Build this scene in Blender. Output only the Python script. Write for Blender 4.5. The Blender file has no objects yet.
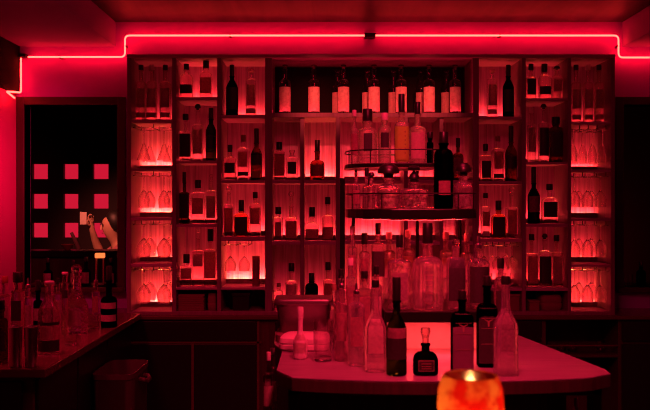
import bpy, math, random
from mathutils import Vector
random.seed(7)
S = bpy.context.scene
COL = S.collection
PI = math.pi
F = 800.0; CX = 325.0; CY = 205.0; EYE = 1.59      # focal length in px, principal point, eye height

def X(x, Y): return (x - CX) * Y / F
def Z(y, Y): return EYE - (y - CY) * Y / F

# ------------------------------------------------------------------ materials
MATS = {}
def nt(name):
    m = bpy.data.materials.new(name); m.use_nodes = True
    t = m.node_tree; t.nodes.clear()
    out = t.nodes.new('ShaderNodeOutputMaterial')
    MATS[name] = m
    return m, t, out
def N(t, kind, **kw):
    n = t.nodes.new(kind)
    for k, v in kw.items():
        if k in n.inputs: n.inputs[k].default_value = v
        else: setattr(n, k, v)
    return n
def c4(c): return (c[0], c[1], c[2], 1)
def plain(name, col, rough=.5, metal=0, coat=0, var=.12, scale=40, spec=.5):
    m, t, out = nt(name)
    p = N(t, 'ShaderNodeBsdfPrincipled', Roughness=rough, Metallic=metal)
    p.inputs['Coat Weight'].default_value = coat
    p.inputs['Specular IOR Level'].default_value = spec
    tc = N(t, 'ShaderNodeTexCoord'); no = N(t, 'ShaderNodeTexNoise', Scale=scale, Detail=3.0)
    mx = N(t, 'ShaderNodeMix', data_type='RGBA')
    t.links.new(tc.outputs['Object'], no.inputs['Vector'])
    t.links.new(no.outputs['Fac'], mx.inputs[0])
    mx.inputs[6].default_value = c4([c * (1 - var) for c in col])
    mx.inputs[7].default_value = c4([min(1, c * (1 + var)) for c in col])
    t.links.new(mx.outputs[2], p.inputs['Base Color'])
    t.links.new(p.outputs[0], out.inputs[0])
    return m
def wood(name, a, b, rough=.45, scale=(60, 60, 3), coat=0, spec=.5, bump=0):
    m, t, out = nt(name)
    p = N(t, 'ShaderNodeBsdfPrincipled', Roughness=rough)
    p.inputs['Coat Weight'].default_value = coat
    p.inputs['Specular IOR Level'].default_value = spec
    tc = N(t, 'ShaderNodeTexCoord'); mp = N(t, 'ShaderNodeMapping'); mp.inputs['Scale'].default_value = scale
    no = N(t, 'ShaderNodeTexNoise', Scale=1.0, Detail=5.0, Distortion=.6)
    cr = N(t, 'ShaderNodeValToRGB')
    cr.color_ramp.elements[0].position = .32; cr.color_ramp.elements[1].position = .68
    cr.color_ramp.elements[0].color = c4(a); cr.color_ramp.elements[1].color = c4(b)
    t.links.new(tc.outputs['Object'], mp.inputs[0]); t.links.new(mp.outputs[0], no.inputs['Vector'])
    t.links.new(no.outputs['Fac'], cr.inputs[0]); t.links.new(cr.outputs[0], p.inputs['Base Color'])
    if bump:
        bp = N(t, 'ShaderNodeBump', Strength=bump, Distance=.003)
        t.links.new(no.outputs['Fac'], bp.inputs['Height']); t.links.new(bp.outputs[0], p.inputs['Normal'])
    t.links.new(p.outputs[0], out.inputs[0])
    return m
def emit(name, col, s):
    m, t, out = nt(name)
    e = N(t, 'ShaderNodeEmission', Color=c4(col), Strength=s)
    t.links.new(e.outputs[0], out.inputs[0])
    return m
def glass(name, tint, ior=1.4, rough=.02, thru=.25, tt=None):
    # solid, liquid filled bottle glass: refraction plus a share that goes straight through
    m, t, out = nt(name)
    g = N(t, 'ShaderNodeBsdfGlass', Color=c4(tint), IOR=ior, Roughness=rough)
    tr = N(t, 'ShaderNodeBsdfTransparent', Color=c4(tt or tint))
    mx = N(t, 'ShaderNodeMixShader', Fac=thru)
    t.links.new(g.outputs[0], mx.inputs[1]); t.links.new(tr.outputs[0], mx.inputs[2])
    t.links.new(mx.outputs[0], out.inputs[0])
    return m
def cut_glass(name, tint, ior=1.45, thru=.2, scale=60, strength=.6):
    # pressed and cut glass: refraction broken up by facets
    m = glass(name, tint, ior, .02, thru); t = m.node_tree
    g = [n for n in t.nodes if n.type == 'BSDF_GLASS'][0]
    tc = N(t, 'ShaderNodeTexCoord'); v = N(t, 'ShaderNodeTexVoronoi', Scale=scale); bp = N(t, 'ShaderNodeBump', Strength=strength, Distance=.004)
    t.links.new(tc.outputs['Object'], v.inputs['Vector']); t.links.new(v.outputs['Distance'], bp.inputs['Height']); t.links.new(bp.outputs[0], g.inputs['Normal'])
    return m
def paper(name, col, scale=120, var=.25, trans=.45):
    # label paper lets part of the light behind it through
    m = plain(name, col, .7, 0, 0, var, scale); t = m.node_tree
    p = [n for n in t.nodes if n.type == 'BSDF_PRINCIPLED'][0]; out = [n for n in t.nodes if n.type == 'OUTPUT_MATERIAL'][0]
    src = p.inputs['Base Color'].links[0].from_socket
    tl = N(t, 'ShaderNodeBsdfTranslucent'); mx = N(t, 'ShaderNodeMixShader', Fac=trans)
    t.links.new(src, tl.inputs[0]); t.links.new(p.outputs[0], mx.inputs[1]); t.links.new(tl.outputs[0], mx.inputs[2]); t.links.new(mx.outputs[0], out.inputs[0])
    return m

RED = (1, .016, .05)
wood('unit_wood', (.2, .09, .17), (.27, .12, .23), rough=.5)
wood('lit_shelf_wood', (.38, .18, .34), (.48, .24, .44), rough=.5, scale=(3, 60, 60))  # unit wood made lighter to stand for light on the undersides
wood('panel_wood', (.32, .14, .32), (.68, .32, .66), rough=.6, scale=(55, 20, 2.2))
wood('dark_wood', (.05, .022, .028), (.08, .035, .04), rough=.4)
wood('counter_wood', (.1, .035, .045), (.14, .05, .06), rough=.22, scale=(4, 60, 60))
wood('bar_wood', (.24, .15, .21), (.34, .22, .3), rough=.34, scale=(5, 45, 45))
wood('ceiling_lacquer', (.02, .01, .02), (.085, .04, .08), rough=.5, scale=(7, .5, 1), spec=.3)
plain('wall_paint', (.5, .03, .85), rough=.85, scale=8, var=.06)
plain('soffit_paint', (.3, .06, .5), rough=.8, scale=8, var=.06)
plain('dark_paint', (.035, .012, .018), rough=.6)
plain('trim_paint', (.06, .015, .03), rough=.5)
plain('side_paint', (.6, .05, .34), rough=.85, scale=8, var=.06)
plain('floor_tile', (.06, .04, .045), rough=.4, scale=5)
plain('black', (.012, .01, .01), rough=.35)
plain('matte_black', (.01, .008, .008), rough=.9, spec=.1)
plain('black_metal', (.02, .015, .015), rough=.3, metal=.6)
plain('steel', (.62, .58, .58), rough=.3, metal=1)
plain('dull_steel', (.3, .24, .25), rough=.38, metal=.85)
plain('cork', (.3, .17, .1), rough=.7)
plain('red_cap', (.3, .06, .06), rough=.4)
paper('paper', (.66, .54, .48), 48, .55, .3)
paper('cream_label', (.7, .56, .5), 90, .3)
paper('dim_label', (.56, .42, .44), 110, .5, .65)
plain('dark_label', (.03, .02, .022), rough=.6, scale=150, var=.6)
paper('red_label', (.62, .34, .36), 100, .4, .65)
paper('yellow_label_glint', (.62, .95, .12), 60, .1)
plain('ink', (.02, .015, .015), rough=.6)
plain('gold_ink', (.3, .16, .12), rough=.4)
plain('plum_label', (.17, .09, .13), rough=.5)
plain('bin_plastic', (.09, .06, .07), rough=.3)
plain('cloth', (.75, .6, .6), rough=.95, scale=200, var=.1)
plain('dark_cloth', (.22, .1, .11), rough=.95, scale=200, var=.2)
plain('frosted', (.75, .62, .62), rough=.45)
plain('card', (.2, .07, .08), rough=.7)
plain('skin', (.55, .33, .24), rough=.55)
plain('hair', (.012, .01, .01), rough=.5)
plain('shirt', (.45, .16, .2), rough=.9)
plain('phone_shell', (.7, .6, .55), rough=.3)
glass('clear_glass', (.98, .93, .94), ior=1.45, thru=.42)
glass('pale_glass', (.93, .8, .81), ior=1.42, thru=.4)
cut_glass('crystal', (.98, .93, .94))
def milky(name, base, share, col):
    # bottle glass with a pale scattering share added to make it look brighter
    m = MATS[base].copy(); m.name = name; MATS[name] = m; t = m.node_tree
    out = [n for n in t.nodes if n.type == 'OUTPUT_MATERIAL'][0]; src = out.inputs[0].links[0].from_socket
    d = N(t, 'ShaderNodeBsdfDiffuse', Color=c4(col)); tl = N(t, 'ShaderNodeBsdfTranslucent', Color=c4(col)); a = N(t, 'ShaderNodeMixShader', Fac=.5)
    tc = N(t, 'ShaderNodeTexCoord'); no = N(t, 'ShaderNodeTexNoise', Scale=38.0, Detail=3.0); mr = N(t, 'ShaderNodeMapRange'); mx = N(t, 'ShaderNodeMixShader')
    for k, v in (('From Min', .35), ('From Max', .65), ('To Min', share*.4), ('To Max', share*1.6)): mr.inputs[k].default_value = v
    t.links.new(tc.outputs['Object'], no.inputs['Vector']); t.links.new(no.outputs['Fac'], mr.inputs['Value']); t.links.new(mr.outputs[0], mx.inputs[0])
    t.links.new(d.outputs[0], a.inputs[1]); t.links.new(tl.outputs[0], a.inputs[2]); t.links.new(src, mx.inputs[1]); t.links.new(a.outputs[0], mx.inputs[2]); t.links.new(mx.outputs[0], out.inputs[0])
milky('milky_glass', 'clear_glass', .15, (.85, .7, .74)); milky('milky_pale', 'pale_glass', .14, (.8, .6, .64)); milky('milky_crystal', 'crystal', .1, (.85, .7, .74))
glass('whisky_glass', (.75, .42, .3), ior=1.4, thru=.3)
glass('brown_glass', (.3, .12, .1), ior=1.4, thru=.12)
glass('green_glass', (.12, .2, .05), ior=1.4, thru=.15)
glass('dark_glass', (.03, .02, .02), ior=1.45, thru=.05)
glass('thin_glass', (.99, .96, .96), ior=1.5, rough=.0, thru=.2)
glass('tumbler_glass', (.98, .94, .95), ior=1.5, rough=.0, thru=.15)
TAPE = (1, .016, .042)
emit('tape_hot', TAPE, 140); emit('tape_warm', TAPE, 84); emit('tape_mid', TAPE, 55); emit('tape_low', TAPE, 32)
AMB = (1, .16, .03)
emit('amber_hot', AMB, 230); emit('amber_warm', AMB, 70); emit('amber_mid', AMB, 40); emit('amber_low', AMB, 22)
emit('tape_front', TAPE, 38); emit('tape_niche', (1, .05, .05), 130); emit('tape_stand', (1, .016, .02), 110)
emit('neon', (1, .022, .016), 21)
emit('window_glow', (1, .014, .055), .62)
emit('amber_glow', (1, .16, .04), 1.6)
emit('flame', (1, .36, .1), 185)

# ------------------------------------------------------------------ mesh builder
class MB:
    def __init__(s): s.v = []; s.f = []; s.mi = []; s.cur = 0
    def add(s, vs, fs):
        o = len(s.v); s.v += [tuple(p) for p in vs]
        for f in fs: s.f.append([i + o for i in f]); s.mi.append(s.cur)
        return s
    def box(s, x0, x1, y0, y1, z0, z1):
        v = [(x0,y0,z0),(x1,y0,z0),(x1,y1,z0),(x0,y1,z0),(x0,y0,z1),(x1,y0,z1),(x1,y1,z1),(x0,y1,z1)]
        return s.add(v, [(3,2,1,0),(4,5,6,7),(0,1,5,4),(1,2,6,5),(2,3,7,6),(3,0,4,7)])
    def rings(s, rings, cap0=True, cap1=True, closed=True):
        n = len(rings[0]); vs = [p for r in rings for p in r]; fs = []
        for k in range(len(rings) - 1):
            for i in range(n if closed else n - 1):
                j = (i + 1) % n
                fs.append((k*n+i, k*n+j, (k+1)*n+j, (k+1)*n+i))
        if cap0: fs.append(tuple(reversed(range(n))))
        if cap1: fs.append(tuple((len(rings)-1)*n + i for i in range(n)))
        return s.add(vs, fs)
    def lathe(s, prof, seg=24, c=(0,0,0), cap0=True, cap1=True):
        return s.rings([[(c[0]+r*math.cos(2*PI*i/seg), c[1]+r*math.sin(2*PI*i/seg), c[2]+z) for i in range(seg)] for r, z in prof], cap0, cap1)
    def loft(s, secs, seg=32, c=(0,0,0)):          # secs: (half width, half depth, exponent, z)
        rs = []
        for a, b, n, z in secs:
            rs.append([(c[0]+a*sp(math.cos(2*PI*i/seg), 2/n), c[1]+b*sp(math.sin(2*PI*i/seg), 2/n), c[2]+z) for i in range(seg)])
        return s.rings(rs)
    def tube(s, pts, r, seg=10, caps=True):
        pts = [Vector(p) for p in pts]; rs = []; prev = None
        for k, p in enumerate(pts):
            d = (pts[min(k+1, len(pts)-1)] - pts[max(k-1, 0)]).normalized()
            if prev is None:
                u = d.cross(Vector((0,0,1)))
                if u.length < .1: u = d.cross(Vector((1,0,0)))
            else: u = prev - d * prev.dot(d)
            u.normalize(); prev = u; w = d.cross(u)
            rr = r[k] if isinstance(r, (list, tuple)) else r
            rs.append([p + (u*math.cos(2*PI*i/seg) + w*math.sin(2*PI*i/seg))*rr for i in range(seg)])
        return s.rings(rs, caps, caps)
    def prism(s, poly, z0, z1):
        n = len(poly)
        return s.add([(x,y,z0) for x,y in poly]+[(x,y,z1) for x,y in poly],
            [tuple(reversed(range(n))), tuple(range(n,2*n))]+[(i,(i+1)%n,n+(i+1)%n,n+i) for i in range(n)])
    def build(s, name, mat, parent=None, bevel=0, smooth=True, mesh_only=False):
        me = bpy.data.meshes.new(name); me.from_pydata(s.v, [], s.f)
        for m in (mat if isinstance(mat, (list, tuple)) else [mat]): me.materials.append(MATS[m])
        me.polygons.foreach_set('material_index', s.mi)
        if smooth:
            me.polygons.foreach_set('use_smooth', [True]*len(me.polygons)); me.set_sharp_from_angle(angle=math.radians(38))
        me.update()
        if mesh_only: return me
        return link(name, me, parent, bevel)
def sp(v, e): return math.copysign(abs(v)**e, v)
def link(name, me, parent=None, bevel=0):
    o = bpy.data.objects.new(name, me); COL.objects.link(o)
    if parent: o.parent = parent
    if bevel:
        b = o.modifiers.new('bevel', 'BEVEL'); b.width = bevel; b.segments = 2; b.limit_method = 'ANGLE'
    return o
def tag(o, label, cat, group=None, kind=None):
    o['label'] = label; o['category'] = cat
    if group: o['group'] = group
    if kind: o['kind'] = kind
    return o
def thing(name, label, cat, loc=(0,0,0), group=None, rz=0):
    o = bpy.data.objects.new(name, None); COL.objects.link(o); o.location = loc; o.rotation_euler = (0,0,rz)
    o.empty_display_size = .05
    return tag(o, label, cat, group)
def struct(name, mb, mat, bevel=0):
    o = mb.build(name, mat, None, bevel, smooth=False); o['kind'] = 'structure'; return o
def arc(cx, cy, r, a0, a1, n=8):
    return [(cx+r*math.cos(a0+(a1-a0)*i/n), cy+r*math.sin(a0+(a1-a0)*i/n)) for i in range(n+1)]
def rrect(x0, x1, y0, y1, r, n=6):
    if not isinstance(r, (list, tuple)): r = [r]*4            # corners: x0y0, x1y0, x1y1, x0y1
    return (arc(x0+r[0], y0+r[0], r[0], PI, 1.5*PI, n) + arc(x1-r[1], y0+r[1], r[1], 1.5*PI, 2*PI, n)
          + arc(x1-r[2], y1-r[2], r[2], 0, .5*PI, n) + arc(x0+r[3], y1-r[3], r[3], .5*PI, PI, n))

# ------------------------------------------------------------------ room
YW = 5.12                                  # face of the back wall
UF = 4.80                                  # front of the shelving unit
XL = X(17, YW); XR = 2.75
ZC = Z(22, YW); ZS = Z(47, YW)
b = MB()
ox0, ox1, oz0, oz1 = X(25,YW), X(118,YW), Z(287,YW), Z(105,YW)       # opening on the left
px0, px1 = X(623,YW), X(716,YW)                                       # opening on the right
for x0, x1, z0, z1 in ((XL, ox0, 0, ZC), (ox0, ox1, 0, oz0), (ox0, ox1, oz1, ZC), (ox1, px0, 0, ZC), (px0, px1, 0, oz0), (px0, px1, oz1, ZC), (px1, XR, 0, ZC)):
    b.box(x0, x1, YW, YW+.1, z0, z1)
struct('wall_back', b, 'wall_paint')
struct('wall_left', MB().box(XL-.1, XL, -.5, YW+.1, 0, ZC), 'side_paint')
struct('wall_right', MB().box(XR, XR+.1, -.5, YW+.1, 0, ZC), 'wall_paint')
struct('wall_far', MB().box(-5, 5.2, 8.15, 8.25, 0, 2.9), 'dark_paint')
struct('floor', MB().box(-5, 5.2, -.5, 8.25, -.1, 0), 'floor_tile')
struct('ceiling', MB().box(-5, 5.2, -.5, 8.25, ZC, ZC+.1), 'ceiling_lacquer')
xs0 = X(116, YW); xs1 = X(622, YW)
struct('trim_1', MB().box(XL, xs0, .2, YW, ZS, ZC), 'soffit_paint', .004)
struct('trim_2', MB().box(xs1, XR, .2, YW, ZS, ZC), 'soffit_paint', .004)
struct('trim_3', MB().box(XL, XL+.025, .2, YW-.02, Z(94,YW), ZS), 'matte_black')
for k, (a, c) in enumerate(((ox0, ox1), (px0, px1))):
    w = .05; b = MB()
    b.box(a-w, a, YW-.018, YW+.1, oz0-.03, oz1+w); b.box(c, c+w, YW-.018, YW+.1, oz0-.03, oz1+w); b.box(a, c, YW-.018, YW+.1, oz1, oz1+w)
    struct('trim_%d' % (4+k), b, 'trim_paint', .003)
    struct('trim_%d' % (6+k), MB().box(a-w, c+w, YW-.05, YW+.3, oz0-.03, oz0), 'dark_wood', .003)

# light tube on the wall
def rounded(pts, r, n=6):
    out = [Vector(pts[0])]
    for i in range(1, len(pts)-1):
        p, q, s = Vector(pts[i-1]), Vector(pts[i]), Vector(pts[i+1])
        a = q + (p-q).normalized()*r; c = q + (s-q).normalized()*r
        for k in range(n+1):
            t = k/n; out.append(a*(1-t)**2 + q*2*t*(1-t) + c*t*t)
    out.append(Vector(pts[-1])); return out
yt = YW - .05
def pw(x, y, Y=None): return Vector((X(x, Y or yt), Y or yt, Z(y, Y or yt)))
t1 = thing('light_tube', 'long glowing red neon tube stepping along wall above the shelving', 'light tube', pw(370, 35))
pts = rounded([pw(28, 57), pw(125, 57), pw(125, 35.5), pw(370, 35.5), pw(618.5, 35.5), pw(618.5, 57.5), pw(700, 57.5)], .03)
MB().tube([p - pw(370, 35) for p in pts], .0058, 8).build('tube', 'neon', t1)
MB().box(-.035, .035, -.012, .05, -.014, .012).build('clip', 'black', t1, .003)
for x, y in ((60, 57), (124.99, 46), (230, 35.5), (500, 35.5), (618.5, 46)):
    d = pw(x, y) - pw(370, 35); MB().box(d.x-.006, d.x+.006, -.004, .05, d.z-.006, d.z+.006).build('bracket', 'black', t1)
c0 = pw(21, 57)
t2 = thing('light_tube', 'short bent glowing neon tube turning the corner at far left', 'light tube', c0)
xl = XL + .045
def pl(x, y):                                # a point on the left bulkhead
    Y = (xl) * F / (x - CX); return Vector((xl, Y, Z(y, Y)))
pts = rounded([pw(21, 58), pw(21, 92.5), pl(6.5, 91.5), pl(14.5, 98)], .02)
MB().tube([p - c0 for p in pts], .0058, 8).build('tube', 'neon', t2)
MB().box(-.02, .03, -.006, .05, .0, .022).build('clip', 'black', t2, .003)

# ------------------------------------------------------------------ shelving unit
DEP = .30; UB = UF + DEP
def ux(x): return X(x, UF)
def uz(y): return Z(y, UF)
unit = thing('shelving_unit', 'tall dark wooden back bar shelving with red lit bays', 'shelving unit', (ux(370), UF, uz(312)))
UO = Vector((ux(370), UF, uz(312)))
def ub(name, x0, x1, y0, y1, z0, z1, mat='unit_wood', bevel=.002):
    return MB().box(x0-UO.x, x1-UO.x, y0-UO.y, y1-UO.y, z0-UO.z, z1-UO.z).build(name, mat, unit, bevel, smooth=False)
ub('top_panel', ux(127), ux(615), UF-.01, UB, uz(58), uz(54.5), 'lit_shelf_wood')
ub('side_panel', ux(127), ux(131), UF, UB, uz(312), uz(58)); ub('side_panel', ux(611), ux(615), UF, UB, uz(312), uz(58))
for a, c in ((172,176),(217,221),(265,272),(473,479),(522,526),(568,571.5)):
    ub('divider', ux(a), ux(c), UF+.002, UB, uz(312), uz(58))
ub('base_panel', ux(127), ux(615), UF, UB, uz(315), uz(311.5))
ub('back_panel', ux(127), ux(615), UB, UB+.015, uz(312), uz(55), 'panel_wood', 0)
SHELF = {}                                    # (column, row) -> z of the surface bottles stand on
COLX = {1:(131,172), 2:(176,217), 3:(221,265), 5:(479,522), 6:(526,568), 7:(571.5,611)}
ROWS = {1:[(119.5,122.8),(168.3,171),(217.5,220.5),(264,267)], 2:[(97,99.8),(160.5,163),(224.5,227),(287.5,290)],
        3:[(115,118),(180,183),(237,241),(287.5,290)], 5:[(116.5,119.3),(181,184),(239,242),(288,291)],
        6:[(98,100.5),(161.8,164),(224,227),(288,291)], 7:[(122,124.5),(169.5,172),(218.3,221),(264.5,267)]}
def tape(x0, x1, z, mat):
    # a low upstand along the back of the shelf with an LED tape and an added amber strip behind it
    ub('upstand', ux(x0), ux(x1), UB-.06, UB-.053, z, z+.03, 'unit_wood', .001)
    m = MB(); x0, x1 = ux(x0)+.006-UO.x, ux(x1)-.006-UO.x; y0, y1 = UB-.044-UO.y, UB-.03-UO.y; z0 = z-UO.z
    m.box(x0, x1, y0, y1, z0, z0+.005); m.cur = 1
    m.add([(x0,y0,z0+.0055),(x1,y0,z0+.0055),(x1,y1,z0+.0055),(x0,y1,z0+.0055)], [(0,1,2,3)])
    m.cur = 2; y0, y1 = UB-.027-UO.y, UB-.017-UO.y  # amber strip made up to turn the lower glow orange
    m.add([(x0,y0,z0+.0055),(x1,y0,z0+.0055),(x1,y1,z0+.0055),(x0,y1,z0+.0055)], [(0,1,2,3)])
    m.build('led_tape', ['black', mat, mat.replace('tape', 'amber')], unit, smooth=False)
TAPES = {(1,1):'tape_low',(1,2):'tape_hot',(1,3):'tape_hot',(1,4):'tape_hot',(1,5):'tape_hot',
         (2,1):'tape_mid',(2,2):'tape_mid',(2,3):'tape_mid',(2,4):'tape_warm',
         (3,1):'tape_mid',(3,2):'tape_mid',(3,3):'tape_warm',(3,4):'tape_hot',
         (5,1):'tape_mid',(5,2):'tape_low',(5,3):'tape_mid',(5,4):'tape_mid',
         (6,1):'tape_low',(6,2):'tape_low',(6,3):'tape_mid',(6,4):'tape_mid',
         (7,1):'tape_low',(7,2):'tape_warm',(7,3):'tape_warm',(7,4):'tape_warm',(7,5):'tape_hot'}
CEIL = {}
for c, rows in ROWS.items():
    x0, x1 = COLX[c]; CEIL[c,1] = uz(58)
    for r, (ya, yb) in enumerate(rows, 1):
        ub('shelf', ux(x0), ux(x1), UF+.004, UB, uz(yb), uz(ya), 'lit_shelf_wood'); SHELF[c,r] = uz(ya); CEIL[c,r+1] = uz(yb)
        tape(x0, x1, uz(ya), TAPES[c,r])
    if c in (1, 7): SHELF[c,5] = uz(311.5); tape(x0, x1, uz(311.5), TAPES[c,5])
    SHELF[c,6] = uz(311.5)
# centre: one wide bay on top, pairs of bays left and right, a dark recess between
ub('shelf', ux(272), ux(473), UF+.004, UB, uz(117.3), uz(114)); SHELF[4,1] = uz(114)
ub('front_lip', ux(272), ux(473), UF+.004, UF+.012, uz(114), uz(114)+.008, bevel=0)
m = MB(); x0, x1 = ux(273)-UO.x, ux(472)-UO.x; z0 = uz(114)-UO.z
m.box(x0, x1, .018, .028, z0, z0+.003); m.cur = 1; m.add([(x0,.018,z0+.0035),(x1,.018,z0+.0035),(x1,.028,z0+.0035),(x0,.028,z0+.0035)], [(0,1,2,3)])
m.build('led_tape', ['black','tape_front'], unit, smooth=False)
for a, c in ((336,340),(404,408)): ub('divider', ux(a), ux(c), UF+.004, UB, uz(312), uz(117.3))
for a, c in ((300,304),(440,444)): ub('divider', ux(a), ux(c), UF+.02, UB, uz(312), uz(117.3))
for (a, c), key, ts in (((272,300),'a',('tape_mid','tape_warm','tape_mid')), ((304,336),'b',('tape_hot','tape_warm','tape_warm')), ((408,440),'c',('tape_mid','tape_low','tape_mid')), ((444,473),'d',('tape_mid','tape_low','tape_mid'))):
    for r, (ya, yb) in enumerate(((180,183.3),(241.5,245)), 2):
        ub('shelf', ux(a), ux(c), UF+.006, UB, uz(yb), uz(ya), 'lit_shelf_wood'); SHELF[key,r] = uz(ya); tape(a, c, uz(ya), ts[r-2])
    SHELF[key,4] = uz(311.5); tape(a, c, uz(311.5), ts[2])
ub('shade_panel', ux(272), ux(473), UB-.012, UB-.002, uz(113), uz(59), 'matte_black', 0)  # dark sheet standing for the shade at the back of the bay
ub('post', ux(340), ux(345), UF+.03, UF+.07, uz(312), uz(178), 'black')
for ya, yb in ((180,183.3),(241.5,245)): ub('shelf', ux(345), ux(404), UF+.1, UB, uz(yb), uz(ya), 'lit_shelf_wood'); tape(345, 404, uz(ya), 'tape_warm')
tape(345, 404, uz(311.5), 'tape_hot')
# hanging rails for the stemware
def rails(x0, x1, zc, n):
    for i in range(n+1):
        x = ux(x0) + .012 + (ux(x1)-ux(x0)-.024)*i/n
        ub('hanging_rail', x-.004, x+.004, UF+.02, UB-.05, zc-.028, zc-.024, 'black_metal', 0)
        ub('rail_hanger', x-.0015, x+.0015, UF+.05, UF+.06, zc-.024, zc, 'black_metal', 0)
        ub('rail_hanger', x-.0015, x+.0015, UB-.08, UB-.07, zc-.024, zc, 'black_metal', 0)

# back counter with cupboards
cz = uz(311.5) - .02
bc = thing('back_counter', 'long dark back counter with cupboards below the lit shelving', 'counter', (ux(370), UF-.05, 0))
def cb(name, x0, x1, y0, y1, z0, z1, mat='dark_wood', bevel=.003):
    return MB().box(x0-ux(370), x1-ux(370), y0-UF+.05, y1-UF+.05, z0, z1).build(name, mat, bc, bevel, smooth=False)
ztop = uz(315); zb = uz(318.5)
cb('worktop', X(17,4.78)-.1, 2.6, UF-.05, YW-.005, zb, ztop, 'counter_wood')
cb('carcass', XL+.01, ux(545), UF-.02, YW-.01, .1, zb)
cb('carcass', ux(617), 2.6, UF-.02, YW-.01, .1, zb)
cb('plinth', XL+.01, 2.6, UF+.03, YW-.01, 0, .1, 'black')
cb('back_board', ux(545), ux(617), YW-.05, YW-.02, .1, zb)
cb('open_shelf', ux(545), ux(617), UF-.02, YW-.05, uz(357), uz(354))
cb('crossbar', ux(545), ux(617), UF-.02, UF, uz(346), uz(344.5), 'counter_wood')
for a, c in ((131,257),): cb('drawer_front', ux(a), ux(c), UF-.04, UF-.02, uz(340), uz(320.5), 'black')
for a, c in ((131,192),(195,257),(276,340),(342,405),(408,470),(473,540),(620,690)):
    cb('door', ux(a), ux(c), UF-.04, UF-.02, .14, uz(343) , 'black')
for a, c in ((276,405),(408,540),(620,690)): cb('drawer_front', ux(a), ux(c), UF-.04, UF-.02, uz(340), uz(320.5), 'black')
for x in (258.5, 193.5): cb('stile', ux(x)-.008, ux(x)+.008, UF-.034, UF-.02, .14, uz(342 if x < 200 else 320), 'counter_wood', .001)
cb('rail', ux(131), ux(262), UF-.034, UF-.02, uz(342.6), uz(340.4), 'counter_wood', .001)

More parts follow.
